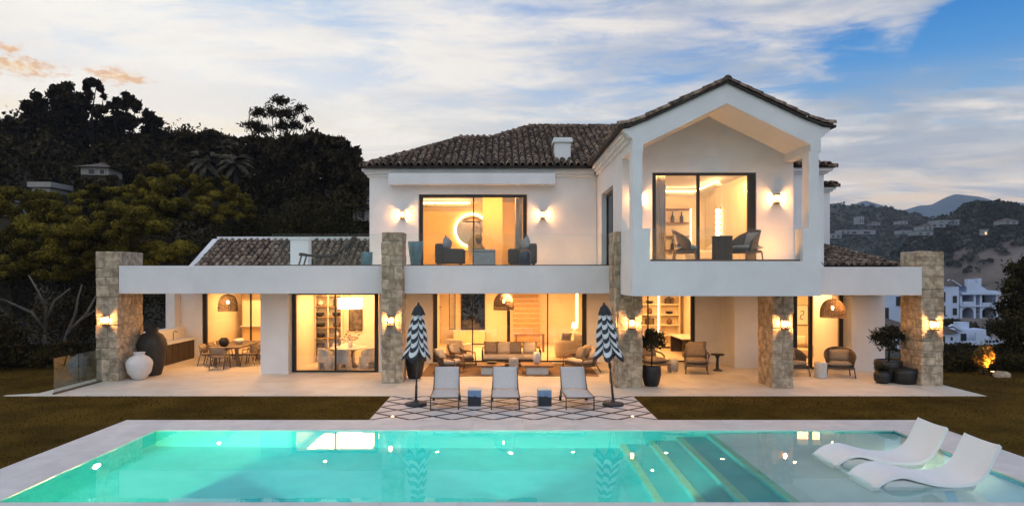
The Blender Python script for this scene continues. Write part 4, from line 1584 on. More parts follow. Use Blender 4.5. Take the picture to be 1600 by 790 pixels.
bx('plinth', M_darkwood, t, -.7, -.05, 0, .8, .38, .058)
t = thing('standing_mirror', 'tall black framed mirror leaning by the living room rear window', 'mirror', (-2.55, 34.6, .9))
for x in (-.16, .14): bx('mirror_frame', M_frame, t, x, 0, -.1, x + .03, .05, 1.95)
bx('mirror_frame', M_frame, t, -.13, 0, -.1, .14, .05, -.07)
bx('mirror_glass', mat('mirror', (.6, .56, .5), .12, .03, metal=.9), t, -.129, .02, -.069, .139, .035, 1.95)
bx('shelf_bracket', M_bronze, t, -.75, .0, 1.0, -.55, .3, 1.03)
t = thing('living_armchair', 'cream armchair inside the living room by the left glass panel', 'armchair', (-1.9, 29.6, .012), R(150))
bx('seat', M_white_fab, t, -.4, -.4, .08, .4, .35, .42, .08, 3)
bx('backrest', M_white_fab, t, -.42, .22, .08, .42, .42, .80, .08, 3)
for x in (-1, 1): bx('armrest', M_white_fab, t, x * .28, -.4, .08, x * .44, .3, .6, .06, 3)
legs(t, M_darkwood, sq(.6, .6), .1)
t = thing('table_lamp', 'glowing table lamp beside the staircase wall', 'table lamp', (3.55, 33.5, .012))
bx('pedestal', M_cream, t, -.2, -.2, 0, .2, .2, .75, .01)
MB().lathe([(.05, .75), (.07, .8), (.03, .95)], 14).build('lamp_base', M_marble, t)
MB().lathe([(.16, .95), (.12, 1.22)], 20, cap=False).build('lamp_shade', E_shade, t)
t = thing('light_column', 'narrow vertical glowing light strip on the living room wall', 'light strip', (3.75, 34.3, 1.1))
bx('strip', E_strip, t, -.04, -.03, 0, .04, .03, 1.75)
bx('backing', M_cream, t, -.09, .031, -.05, .09, .06, 1.8)

# ---- study behind the potted tree: lit shelves, art, curtain
t = thing('study_shelves', 'lit cream shelf wall inside the study behind the topiary tree', 'shelves', (7.0, 33.4, .012))
bx('back_panel', M_cream, t, -1.2, 0, 0, 1.6, .04, 2.85)
for i in range(6): bx('shelf', M_cream, t, -1.2, -.38, .1 + i * .5, 1.6, -.002, .15 + i * .5, .004)
for x in (-1.2, -.3, .6, 1.55): bx('upright', M_cream, t, x, -.38, 0, x + .05, -.001, 2.85)
bx('light_strip', E_strip, t, .52, -.40, .1, .56, -.382, 2.8)
rs = random.Random(8)
for i in range(2, 5):
    for j, x in enumerate((-.75, .15, 1.1)):
        p = Vector((7.0 + x, 33.15, .012 + .152 + i * .5))
        lb = '%s on the %s shelf of the study, %s bay' % (('dark book box', 'brown jar', 'small black bowl')[(i + j) % 3], ('', '', 'third', 'fourth', 'fifth')[i], ('left', 'middle', 'right')[j])
        if (i + j) % 3 == 0:
            t = thing('book_box', lb, 'books', p, 0, 'ornaments on the study shelves')
            for q in range(5): bx('book', M_book, t, -.2 + q * .08, -.12, 0, -.125 + q * .08, .1, .26 + .04 * (q % 3))
        elif (i + j) % 3 == 1: pot('jar', lb, 'jar', [(.07, 0), (.13, .07), (.14, .18), (.07, .28), (.08, .3)], M_rattan, p, 16, 'ornaments on the study shelves')
        else: pot('bowl', lb, 'bowl', [(.07, 0), (.16, .05), (.19, .14), (.16, .13)], M_black_pot, p, 16, 'ornaments on the study shelves')
for y, z, lb in ((30.9, 2.0, 'upper'), (30.9, 1.25, 'lower')):
    t = thing('wall_picture', '%s framed abstract print on the right wall of the study' % lb, 'picture', (8.78, y, z))
    bx('picture_frame', M_frame, t, -.03, -.42, -.33, 0, .42, .33)
    bx('print', M_art, t, -.036, -.38, -.29, -.031, .38, .29)
t = thing('study_desk', 'pale desk along the right wall of the study', 'desk', (8.3, 30.8, .012))
bx('desktop', M_marble, t, -.5, -1.2, .74, .45, 1.2, .79, .01)
for y in (-1.1, 1.0): bx('leg', M_darkwood, t, -.45, y, 0, .4, y + .1, .739, .01)
def curtain(label, x0, x1, y, z0, z1, mt=M_sheer):
    n = 40
    vs = []
    for k in range(n + 1):
        x = x0 + (x1 - x0) * k / n
        yy = y + .05 * math.sin(k * .9) + .02 * math.sin(k * 2.3)
        vs += [(x, yy, z0), (x, yy, z1)]
    o = MB().add(vs, [(2 * k, 2 * k + 2, 2 * k + 3, 2 * k + 1) for k in range(n)], True).build('curtain', mt)
    sm = o.modifiers.new('thick', 'SOLIDIFY'); sm.thickness = .01
    return tag(o, label, 'curtain')
curtain('pale grey curtain at the right end of the upper terrace window', .50, .80, 27.5, 3.89, 6.85)
curtain('pale grey curtain at the left end of the balcony window', 4.78, 5.25, 22.0, 3.89, 6.85)
# outdoor lounge chairs before the study
def chaise_chair(label, loc, rz):
    t = thing('deep_chair', label, 'lounge chair', loc, rz, 'deep wooden lounge chairs before the study')
    bx('seat_frame', M_greywood, t, -.40, -.78, .26, .40, .42, .34, .02)
    cushion('seat_cushion', M_taupe, t, (.80, 1.16, .18), (0, -.18, .43), (0, 0, 0), .2)
    bx('back_frame', M_greywood, t, -.40, .40, .3, .40, .46, .78, .02).rotation_euler = (R(-14), 0, 0)
    cushion('back_cushion', M_taupe, t, (.78, .66, .2), (0, .36, .76), (R(72), 0, 0), .22)
    for x in (-1, 1):
        MB().tube([(x * .42, -.24, .54), (x * .47, .05, .62), (x * .42, .42, .66)], .035, 8).build('armrest', M_greywood, t)
        MB().tube([(x * .40, -.24, .3), (x * .42, -.24, .54)], .022, 7).build('arm_post', M_greywood, t)
    legs(t, M_greywood, [(-.36, -.74), (.36, -.74), (.36, .36), (-.36, .36)], .27, .024, .08)
    return t
c0 = chaise_chair('deep taupe lounge chair standing free before the study window', (7.15, 25.2, .012), R(-14))
copy_thing(c0, (5.55, 25.5, .012), R(16), 'deep taupe lounge chair half hidden behind the topiary tree')
t = thing('round_side_table', 'dark round pedestal table right of the deep lounge chair', 'side table', (8.0, 25.4, .012))
MB().lathe([(.17, 0), (.16, .03), (.06, .08), (.045, .45), (.1, .58)], 20).build('pedestal', M_black_pot, t)
MB().lathe([(0, .58), (.24, .58), (.25, .6), (.24, .63), (0, .63)], 24, cap=False).build('top', M_black_pot, t)
pot('garden_stool', 'speckled grey ceramic stool between the deep lounge chairs', 'garden stool', [(.16, 0), (.2, .05), (.21, .25), (.19, .42), (.0, .45)], M_marble, (6.35, 25.45, .012), 24)

# ---- sitting room and terrace at the right
def shell_chair(label, loc, rz):
    t = woven_chair('shell_armchair', label, loc, rz, 'round backed woven armchairs on the right terrace', M_wicker, 1.0, M_taupe)
    return t
shell_chair('woven shell armchair under the right rattan lamp, right of the white drum table', (11.85, 24.0, .012), R(-20))
shell_chair('woven shell armchair half hidden behind the balcony pillar', (10.25, 24.2, .012), R(24))
pot('drum_stool', 'white drum side table between the right terrace armchairs', 'side table', [(.21, 0), (.215, .02), (.2, .25), (.215, .5), (.21, .52), (0, .525)], M_whitepot, (11.07, 23.75, .012), 28)
t = thing('indoor_sofa', 'cream sofa inside the small sitting room at the right', 'sofa', (12.2, 29.6, .012))
bx('base', M_fabric, t, -1.1, -.5, .08, 1.1, .45, .40, .06, 3)
bx('backrest', M_fabric, t, -1.12, .28, .08, 1.12, .52, .85, .08, 3)
for x in (-1, 1): bx('armrest', M_fabric, t, x * .98, -.5, .08, x * 1.16, .3, .62, .06, 3)
legs(t, M_darkwood, sq(2, .8), .1)
for i, (x, mt, lb) in enumerate(((-.55, M_charcoal, 'dark cushion on the sitting room sofa'), (.05, M_taupe, 'tan cushion in the middle of the sitting room sofa'), (.7, M_fabric, 'cream cushion at the right of the sitting room sofa'))):
    tag(cushion('cushion', mt, None, (.52, .5, .2), (12.2 + x, 29.55, .72), (R(70), 0, R(8 - 7 * i))), lb, 'cushion')
t = thing('glass_coffee_table', 'dark low table before the sitting room sofa', 'coffee table', (11.6, 28.2, .012))
bx('top', M_darkwood, t, -.5, -.35, .38, .5, .35, .42, .008)
legs(t, M_darkwood, sq(.9, .6), .38, .018)
for x, lb in ((12.85, 'left'), (13.55, 'right')):
    t = thing('wall_picture', '%s framed ink drawing on the sitting room wall' % lb, 'picture', (x, 30.96, 1.75))
    bx('picture_frame', M_frame, t, -.3, -.03, -.45, .3, 0, .45)
    bx('print', M_white, t, -.28, -.036, -.43, .28, -.031, .43)
    MB().tube([(-.05, -.045, .15), (.08, -.045, .2), (.1, -.045, .05), (-.03, -.045, -.02), (-.08, -.045, -.15), (.06, -.045, -.2)], .018, 6).build('ink_stroke', M_frame, t)

# ---- bedroom over the terrace
t = thing('halo_mirror', 'round wall mirror with a glowing halo in the upper bedroom', 'mirror', (-1.42, 31.5, 5.62))
MB().prism([(.80 * math.cos(a * PI / 24), .80 * math.sin(a * PI / 24)) for a in range(48)], 'y', -.02, .03).build('halo', E_strip, t)
MB().prism([(.70 * math.cos(a * PI / 24), .70 * math.sin(a * PI / 24)) for a in range(48)], 'y', -.07, -.022).build('mirror_glass', mat('bedroom_mirror', (.62, .52, .38), .15, .05, metal=.8), t)
t = thing('round_headboard', 'grey round disc screen standing in the upper bedroom', 'screen', (-1.0, 30.3, 3.887))
MB().prism([(.55 * math.cos(a * PI / 20), .98 + .55 * math.sin(a * PI / 20)) for a in range(40)], 'y', -.03, .03).build('disc', M_greyfab, t)
MB().tube([(-.3, 0, .0), (-.3, 0, .6)], .02, 6).tube([(.3, 0, .0), (.3, 0, .6)], .02, 6).build('stand', M_bronze, t)
M_partition = mat('taupe_plaster', (.40, .30, .21), .85, .03)
t = thing('partition', 'cream partition pillar inside the upper bedroom', 'partition', (-.42, 29.0, 3.887))
bx('body', M_partition, t, -.42, -.1, 0, .42, .25, 3.1)
bx('plinth', M_cream, t, -.43, -.11, 0, .43, -.101, .12)
t = thing('arc_lamp', 'arched floor lamp with a dark half dome shade in the upper bedroom', 'floor lamp', (-.95, 28.9, 3.887))
MB().tube([(.02, 0, 0), (.03, 0, 1.2), (.0, 0, 1.86), (-.15, 0, 2.02)], .014, 7).build('stem', M_frame, t)
MB().lathe([(.42, 1.93), (.40, 1.99), (.30, 2.08), (.1, 2.15), (0, 2.16)], 24, (-.32, 0, 0), cap=False).build('lamp_shade', M_bronze, t)
MB().lathe([(0, 0), (.16, 0), (.16, .03), (0, .03)], 20, cap=False).build('foot', M_frame, t)
t = thing('bust', 'dark sculpted bust on a plinth in the upper bedroom', 'sculpture', (-.98, 28.3, 3.887))
bx('plinth', M_cream, t, -.22, -.2, 0, .22, .2, .62, .01)
MB().lathe([(.24, .62), (.27, .72), (.22, .84), (.10, .92), (.075, 1.0), (.11, 1.06), (.14, 1.16), (.13, 1.27), (.06, 1.34), (0, 1.35)], 20).build('head', M_urn, t)
t = thing('bedroom_cabinet', 'low yellow lit cabinet under the halo mirror', 'cabinet', (-1.9, 30.9, 3.887))
bx('body', M_amber, t, -.75, -.3, .12, 1.2, .3, .72, .01)
bx('top', M_wood, t, -.78, -.33, .721, 1.23, .33, .76, .006)
for x in (-.7, 1.1): bx('leg', M_darkwood, t, x, -.25, 0, x + .06, .25, .119)
t = thing('ceiling_cove', 'glowing ceiling cove light in the upper bedroom', 'cove light', (-2.5, 30.6, 6.62))
bx('strip', E_strip, t, -1.3, -.04, .1, 1.05, .04, .20)
bx('fascia', M_white, t, -1.35, -.30, .0, 1.12, .30, .09)
t = thing('balcony_cove', 'glowing ceiling cove light in the balcony bedroom', 'cove light', (6.1, 25.6, 6.62))
bx('strip', E_strip, t, -1.1, .5, .1, 1.25, .58, .18)
bx('strip', E_strip, t, 1.26, -2.2, .1, 1.33, .58, .18)
bx('fascia', M_white, t, -1.15, .42, .0, 1.4, .66, .09)
bx('fascia', M_white, t, 1.2, -2.25, .0, 1.4, .419, .09)
t = thing('wardrobe', 'panelled wardrobe wall along the right side of the balcony bedroom', 'wardrobe', (8.05, 24.3, 3.887))
bx('carcass', M_cream, t, -.05, -2.5, 0, .09, 2.5, 2.75)
for i in range(8): bx('wardrobe_panel', M_cream, t, -.085, -2.48 + i * .62, .05, -.052, -1.88 + i * .62, 2.72, .008)
t = thing('crystal_lamp', 'tall glowing crystal wall lamp on the balcony bedroom wardrobe', 'wall lamp', (7.86, 24.9, 5.0))
for i in range(5): MB().lathe([(.03, i * .2), (.085, i * .2 + .03), (.085, i * .2 + .15), (.03, i * .2 + .18)], 12).build('crystal', emit('crystal_glow%d' % i, (1, .70, .36), 9), t)
bx('back_plate', M_bronze, t, .09, -.05, -.05, .11, .05, 1.05)
t = thing('display_shelves', 'lit display shelves at the back of the balcony bedroom', 'shelves', (6.85, 26.86, 3.887))
bx('back_panel', M_cream, t, -.45, -.03, 0, .45, 0, 2.3)
for i in range(5): bx('shelf', M_wood, t, -.45, -.3, .1 + i * .53, .45, -.031, .14 + i * .53, .004)
bx('light_strip', E_strip, t, .46, -.32, .1, .50, -.29, 2.25)
for i, (x, z, lb) in enumerate(((-.2, 1.73, 'left dark bottle on the top display shelf of the balcony bedroom'), (.15, 1.73, 'right dark bottle on the top display shelf of the balcony bedroom'), (-.2, .67, 'dark bottle on the lower display shelf of the balcony bedroom'))):
    pot('bottle', lb, 'bottle', [(.06, 0), (.07, .04), (.07, .2), (.025, .3), (.025, .4), (.03, .41)], M_darkwood, (6.85 + x, 26.68, 3.887 + z + .002), 14)
t = thing('bed', 'bed with pale linen inside the balcony bedroom', 'bed', (6.9, 24.6, 3.887))
bx('mattress', M_white_fab, t, -.1, -.9, .2, 1.0, .9, .55, .08, 3)
bx('bed_base', M_taupe, t, -.12, -.92, 0, 1.02, .92, .198, .02)
for y in (-.45, .45): cushion('pillow', M_white_fab, t, (.45, .7, .2), (.8, y, .68), (0, R(-35), 0))

# ================================================================== GROUND, PAVING, POOL
PX0, PX1, PY0, PY1 = -8.0, 9.05, 10.76, 15.78      # the water
OX0, OX1, OY0, OY1 = -9.27, 10.25, 9.55, 16.84     # outer edge of the coping


def ss(a, b, x):
    t = np.clip((x - a) / (b - a), 0, 1)
    return t * t * (3 - 2 * t)


def terrain_h(x, y):
    x = np.asarray(x, float); y = np.asarray(y, float)
    h = np.zeros(np.broadcast(x, y).shape)
    # wooded hill at the left and behind
    h = h + 13.5 * ss(34, 85, y) * ss(2, -26, x) + 5.0 * ss(-17, -45, x) * ss(18, 45, y)
    h = h + 6.0 * ss(38, 75, y) * ss(14, -14, x) * (1 - ss(2, -26, x))
    # falling away to the valley at the right
    h = h - 24 * ss(23, 120, y) * ss(6, 45, x) - 6 * ss(24, 60, x) * ss(14, 40, y)
    h = h - 30 * ss(160, 500, y)
    return h


def axis(lo, hi, fine, extra=()):
    a = [-2050, -1800, -1400, -900, -600, -420, -300, -220, -170, -135]
    v = sorted({*[q for q in a if q < lo], *np.arange(lo, hi + .1, fine).tolist(), *[-q for q in a if -q > hi], *extra})
    return np.array(v)


xs = axis(-110, 110, 2.5, (OX0 + .05, OX1 - .05))
ys = np.array(sorted({-2050, -1200, -400, -150, -60, *np.arange(-30, 150.1, 2.5).tolist(), 175, 200, 240, 300, 380, 480, 600, 900, 1400, 2050, OY0 + .05, OY1 - .05}))
GX, GY = np.meshgrid(xs, ys)
GZ = terrain_h(GX, GY)
bump = (np.sin(GX * .31 + GY * .17) + np.sin(GX * .13 - GY * .29)) * .35 * ss(30, 60, np.hypot(GX, GY - 12))
GZ = GZ + bump - .004
nxg, nyg = len(xs), len(ys)
lawn_f, ground_f = [], []
for j in range(nyg - 1):
    for i in range(nxg - 1):
        cx_, cy_ = (xs[i] + xs[i + 1]) / 2, (ys[j] + ys[j + 1]) / 2
        q = (j * nxg + i, j * nxg + i + 1, (j + 1) * nxg + i + 1, (j + 1) * nxg + i)
        if OX0 < cx_ < OX1 and OY0 < cy_ < OY1: continue
        (lawn_f if (-22 < cx_ < 26 and 0 < cy_ < 30) else ground_f).append(q)
gverts = list(zip(GX.ravel().tolist(), GY.ravel().tolist(), GZ.ravel().tolist()))
M_lawn = mat('lawn_turf', (.045, .026, .003), .95, .3, .55, .2, 60, c2=(.105, .062, .009), spec=.03)
M_ground = mat('hillside', (.030, .026, .014), .95, .3, .05, .4, 2, c2=(.060, .048, .030))


def sheet(name, faces, mt):
    me = bpy.data.meshes.new(name)
    me.from_pydata(gverts, [], faces)
    bm = bmesh.new(); bm.from_mesh(me)
    bmesh.ops.delete(bm, geom=[v for v in bm.verts if not v.link_faces], context='VERTS')
    bm.to_mesh(me); bm.free()
    me.polygons.foreach_set('use_smooth', [True] * len(me.polygons))
    me.materials.append(mt)
    return struct(link(name, me))


sheet('lawn', lawn_f, M_lawn)
sheet('ground', ground_f, M_ground)

# grass blades where the lawn is seen near by
nb = 140000
gx_ = rng.uniform(-21, 25, nb); gy_ = rng.uniform(10.5, 27, nb)
keep = ~((gx_ > OX0 - .03) & (gx_ < OX1 + .03) & (gy_ < OY1 + .03)) & ~((gx_ > -14.0) & (gx_ < 14.35) & (gy_ > 20.1)) & ~((gx_ > -3.33) & (gx_ < 3.9) & (gy_ > 16.8)) & ~((gx_ > -14.9) & (gx_ < -13.8) & (gy_ > 20.1) & (gy_ < 21))
gx_, gy_ = gx_[keep], gy_[keep]
nb = len(gx_)
a = rng.uniform(0, 2 * PI, nb); hh = rng.uniform(.016, .052, nb); ww = rng.uniform(.006, .011, nb)
lean = rng.uniform(-.02, .02, (nb, 2))
bv = np.zeros((nb, 3, 3))
bv[:, 0] = np.stack([gx_ - np.cos(a) * ww, gy_ - np.sin(a) * ww, np.full(nb, -.005)], 1)
bv[:, 1] = np.stack([gx_ + np.cos(a) * ww, gy_ + np.sin(a) * ww, np.full(nb, -.005)], 1)
bv[:, 2] = np.stack([gx_ + lean[:, 0], gy_ + lean[:, 1], hh], 1)


def tri_mesh(name, v, mt, k=3):
    n = v.shape[0]
    me = bpy.data.meshes.new(name)
    me.vertices.add(n * k); me.vertices.foreach_set('co', v.reshape(-1).astype(np.float32))
    me.loops.add(n * k); me.loops.foreach_set('vertex_index', np.arange(n * k, dtype=np.int32))
    me.polygons.add(n); me.polygons.foreach_set('loop_start', np.arange(0, n * k, k, dtype=np.int32))
    me.update(calc_edges=True)
    me.materials.append(mt)
    return me


bz = terrain_h(gx_, gy_)
bv[:, :, 2] += bz[:, None]
M_blade = mat('grass_blade', (.040, .026, .003), .85, .3, .6, c2=(.115, .075, .010), spec=.05, rnd=.5, island=True)
tag(link('grass', tri_mesh('grass', bv, M_blade)), kind='stuff')

# limestone terrace
m = MB().prism([(-14.75, 20.15), (14.3, 20.15), (14.3, 30.3), (-14.0, 30.3), (-14.0, 20.62), (-14.75, 20.30)], 'z', -.2, .002)
pat = struct(m.build('patio', M_mortar))
xe = np.linspace(-13.995, 14.295, 25); ye = np.linspace(20.155, 30.1, 9)
for i in range(24):
    for j in range(8):
        hx, hy = (xe[i + 1] - xe[i]) / 2 - .002, (ye[j + 1] - ye[j]) / 2 - .002
        MB().cbox((0, 0, 0), (2 * hx, 2 * hy, .03)).build('patio_slab', M_patio, pat, ((xe[i] + xe[i + 1]) / 2, (ye[j] + ye[j + 1]) / 2, -.005 + random.uniform(-.0008, .0004)))
MB().prism([(-14.74, 20.155), (-14.0, 20.155), (-14.0, 20.62), (-14.74, 20.30)], 'z', -.01, .0095).build('patio_slab', M_patio, pat)
# lattice paving: black bed > pale rhombic slabs
bed = struct(MB().box(-3.30, 16.85, -.1, 3.86, 20.148, .004).build('lattice_paving', M_black))
U, Vv = 7.14 / 7, 3.29 / 4
lw = .062


def clip(poly, axis_, val, keep_gt):
    out = []
    for i in range(len(poly)):
        p, q = poly[i], poly[(i + 1) % len(poly)]
        ip, iq = ((p[axis_] > val) == keep_gt), ((q[axis_] > val) == keep_gt)
        if ip: out.append(p)
        if ip != iq:
            t_ = (val - p[axis_]) / (q[axis_] - p[axis_])
            out.append((p[0] + (q[0] - p[0]) * t_, p[1] + (q[1] - p[1]) * t_))
    return out


hyp = math.hypot(U, Vv)
kx, ky = lw * hyp / Vv, lw * hyp / U
for j2 in range(0, 9):
    for i2 in range(0, 15):
        if (i2 + j2) % 2 == 0: continue
        c = (-3.29 + i2 * U / 2, 16.855 + j2 * Vv / 2)
        p = [(c[0] - U / 2 + kx, c[1]), (c[0], c[1] - Vv / 2 + ky), (c[0] + U / 2 - kx, c[1]), (c[0], c[1] + Vv / 2 - ky)]
        for ax_, v_, g_ in ((0, -3.285, True), (0, 3.845, False), (1, 16.86, True), (1, 20.14, False)): p = clip(p, ax_, v_, g_)
        if len(p) < 3: continue
        cc = (sum(q[0] for q in p) / len(p), sum(q[1] for q in p) / len(p))
        MB().prism([(q[0] - cc[0], q[1] - cc[1]) for q in p], 'z', -.004, .0035 + random.uniform(-.0006, .0006)).build('paving_slab', M_pave, bed, (cc[0], cc[1], .006))

# pool coping: bed > slabs in two courses
m = MB()
m.box(OX0 + .01, PY1 + .03, -.3, OX1 - .01, OY1 - .01, -.012); m.box(OX0 + .01, OY0 + .01, -.3, OX1 - .01, PY0 - .03, -.012)
m.box(OX0 + .01, PY0 - .03, -.3, PX0 - .03, PY1 + .03, -.012); m.box(PX1 + .03, PY0 - .03, -.3, OX1 - .01, PY1 + .03, -.012)
cop = struct(m.build('pool_coping', M_mortar))


def slabs(x0, x1, y0, y1, along):
    L = (x1 - x0) if along == 'x' else (y1 - y0)
    n = max(1, round(L / 1.2))
    for i in range(n):
        a_, b_ = i * L / n + .002, (i + 1) * L / n - .002
        bx_ = (x0 + a_, x0 + b_, y0 + .002, y1 - .002) if along == 'x' else (x0 + .002, x1 - .002, y0 + a_, y0 + b_)
        hx, hy = (bx_[1] - bx_[0]) / 2, (bx_[3] - bx_[2]) / 2
        MB().chamfer(-hx, -hy, -.022, hx, hy, .022, .004).build('coping_slab', M_pave, cop, ((bx_[0] + bx_[1]) / 2, (bx_[2] + bx_[3]) / 2, -.011 + random.uniform(-.0006, .0006)))


iw = .62
slabs(PX0 - .0, PX1 + .0, PY1 - .0, PY1 + .55, 'x'); slabs(OX0, OX1, PY1 + .55, OY1, 'x')
slabs(PX0, PX1, PY0 - .55, PY0, 'x'); slabs(OX0, OX1, OY0, PY0 - .55, 'x')
slabs(PX0 - iw, PX0, PY0 - .55, PY1 + .55, 'y'); slabs(OX0, PX0 - iw, PY0 - .55, PY1 + .55, 'y')
slabs(PX1, PX1 + iw, PY0 - .55, PY1 + .55, 'y'); slabs(PX1 + iw, OX1, PY0 - .55, PY1 + .55, 'y')
# basin: deep end at the left, steps, shallow shelf at the right
M_basin = mat('pool_mosaic', (.02, .38, .43), .6, .08, 1.5, .05, 30, c2=(.04, .46, .50))
prof_b = [(PX0, -1.5), (2.7, -1.5), (2.7, -1.2), (3.35, -1.2), (3.35, -.9), (4.0, -.9), (4.0, -.6), (4.7, -.6), (4.7, -.30), (PX1, -.30)]
M_shallow = mat('pale_pool_mosaic', (.50, .69, .67), .6, .08, 1.5, .05, 30, c2=(.58, .77, .74))
sh = MB()
sh.add([(4.705, PY0 + .003, -.2965), (PX1 - .003, PY0 + .003, -.2965), (PX1 - .003, PY1 - .003, -.2965), (4.705, PY1 - .003, -.2965)], [(0, 1, 2, 3)])
struct(sh.build('pool_shelf', M_shallow))
m = MB()
vs = [(x, y, z) for x, z in prof_b for y in (PY0, PY1)]
m.add(vs, [(2 * i, 2 * i + 2, 2 * i + 3, 2 * i + 1) for i in range(len(prof_b) - 1)])
for y in (PY0, PY1):
    pts = [(x, y, z) for x, z in prof_b] + [(PX1, y, -.034), (PX0, y, -.034)]
    m.add(pts, [tuple(range(len(pts)))])
m.add([(PX0, PY0, -1.5), (PX0, PY1, -1.5), (PX0, PY1, -.034), (PX0, PY0, -.034)], [(0, 1, 2, 3)])
m.add([(PX1, PY0, -.30), (PX1, PY1, -.30), (PX1, PY1, -.034), (PX1, PY0, -.034)], [(0, 1, 2, 3)])
struct(m.build('pool_basin', M_basin))
M_lit_riser = mat('lit_riser_tint', (.20, .58, .44), .6, .08, 3)  # light on the step risers, put into the colour of pale strips
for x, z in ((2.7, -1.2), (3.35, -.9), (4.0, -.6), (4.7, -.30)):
    struct(MB().box(x - .004, PY0 + .004, z - .03, x + .15, PY1 - .004, z + .004).build('lit_riser_band', M_lit_riser))
# water
mw = bpy.data.materials.new('pool_water')
mw.use_nodes = True
t = NT(mw.node_tree)
geo = t.new('ShaderNodeNewGeometry')
n_a = t.noise(t.vmath('MULTIPLY', geo.outputs['Position'], (1, 1.6, 1)), 1.1, 2, .4)
n_b = t.noise(geo.outputs['Position'], 7.0, 2, .5)
bp = t.new('ShaderNodeBump', ins={'Strength': .007, 'Distance': .12, 'Height': t.math('ADD', n_a, t.math('MULTIPLY', n_b, .12))})
p = t.new('ShaderNodeBsdfPrincipled', ins={'Base Color': (.86, 1.0, .99), 'Roughness': 0.0, 'IOR': 1.333, 'Transmission Weight': 1.0})
t.put(p.inputs['Normal'], bp.outputs[0])
o = t.new('ShaderNodeOutputMaterial')
t.t.links.new(p.outputs[0], o.inputs[0])
struct(MB().add([(PX0, PY0, -.014), (PX1, PY0, -.014), (PX1, PY1, -.014), (PX0, PY1, -.014)], [(0, 1, 2, 3)]).build('water', mw))
E_pool = emit('pool_lamp_glow', (1.0, .93, .70), 6)


def pool_light(label, loc, rot, energy, c=(1.0, .90, .60), spread=PI, aim=(0, 0)):
    t = thing('pool_light', label, 'pool light', loc, 0, 'underwater lights in the pool walls')
    t.rotation_euler = rot
    MB().lathe([(.12, 0), (.15, 0), (.15, .02), (.12, .03)], 24, cap=False).build('ring', M_white, t)
    MB().lathe([(0, .005), (.118, .005), (.118, .012), (0, .016)], 24, cap=False).build('lens', E_pool, t)
    d = bpy.data.lights.new('pool_light_beam', 'AREA')
    d.shape = 'DISK'; d.size = .22; d.energy = energy; d.color = c; d.spread = spread
    o = bpy.data.objects.new('pool_light_beam', d)
    col.objects.link(o)
    o.parent = t
    o.location = (0, 0, .035)
    o.rotation_euler = (PI + aim[0], aim[1], 0)


for i, (x, e, wd, sp_, aim_) in enumerate(((-6.3, 1300, 'left', R(110), (0, R(-35))), (-1.9, 800, 'middle', R(100), (R(-14), 0)), (2.0, 420, 'right', R(100), (R(-10), 0)))):
    pool_light('round underwater light at the %s of the near pool wall' % wd, (x, PY0 + .002, -.62), (R(-90), 0, 0), e, c=(1.0, .84, .34) if wd == 'left' else (1.0, .90, .60), spread=sp_, aim=aim_)
pool_light('round underwater light in the left pool wall', (PX0 + .002, 13.4, -.6), (0, R(90), 0), 320, c=(.35, 1.0, 1.0))
pool_light('small underwater light on the shallow shelf wall', (PX1 - .002, 13.2, -.17), (0, R(-90), 0), 170)

# white resin loungers standing in the shallow water
def pool_lounger(label, loc):
    t = thing('pool_lounger', label, 'pool lounger', loc, 0, 'white resin loungers in the shallow end')
    key = [(-1.20, -.10), (-1.14, -.03), (-1.05, .045), (-.90, .125), (-.65, .165), (-.38, .10), (-.08, .03), (.22, .01), (.48, .04), (.66, .15), (.78, .32), (.88, .52), (.96, .68), (1.0, .70), (1.03, .685)]
    # Catmull-Rom through the key points
    pts = []
    for i in range(len(key) - 1):
        p0, p1, p2, p3 = (Vector((*key[max(0, min(len(key) - 1, i + q))], 0)) for q in (-1, 0, 1, 2))
        for s_ in range(4):
            u = s_ / 4
            pts.append(.5 * ((2 * p1) + (-p0 + p2) * u + (2 * p0 - 5 * p1 + 4 * p2 - p3) * u * u + (-p0 + 3 * p1 - 3 * p2 + p3) * u ** 3))
    pts.append(Vector((*key[-1], 0)))
    ny = 12
    vs = []
    for k, p in enumerate(pts):
        for j in range(ny + 1):
            v = j / ny * 2 - 1
            endk = max(0, (k - (len(pts) - 10)) / 9)
            wv = .445 * (1 - .10 * endk ** 2 * abs(v))
            vs.append((p.x - .05 * endk * abs(v) ** 4, v * wv, p.y + .03 * abs(v) ** 5 - .02 * (1 - v * v) - .05 * endk * abs(v) ** 6))
    fs = [(k * (ny + 1) + j, k * (ny + 1) + j + 1, (k + 1) * (ny + 1) + j + 1, (k + 1) * (ny + 1) + j) for k in range(len(pts) - 1) for j in range(ny)]
    o = MB().add(vs, fs, True).build('shell', M_shell, t)
    sm = o.modifiers.new('thick', 'SOLIDIFY'); sm.thickness = .055; sm.offset = -1
    bv_ = o.modifiers.new('bevel', 'BEVEL'); bv_.width = .02; bv_.segments = 3; bv_.limit_method = 'ANGLE'; bv_.angle_limit = R(50)
    # hollow foot under the seat
    MB().prism([(-1.2, -.28), (-.9, .08), (-.6, .09), (-.05, -.034), (.4, -.034), (.62, .05), (.55, -.28)], 'y', -.40, .40).build('foot', M_shell, t, bevel=.02)
    return t


pool_lounger('white resin pool lounger nearer to the camera at the right end of the pool', (7.47, 12.02, 0))
pool_lounger('white resin pool lounger farther from the camera, by the far pool edge', (7.44, 13.36, 0))

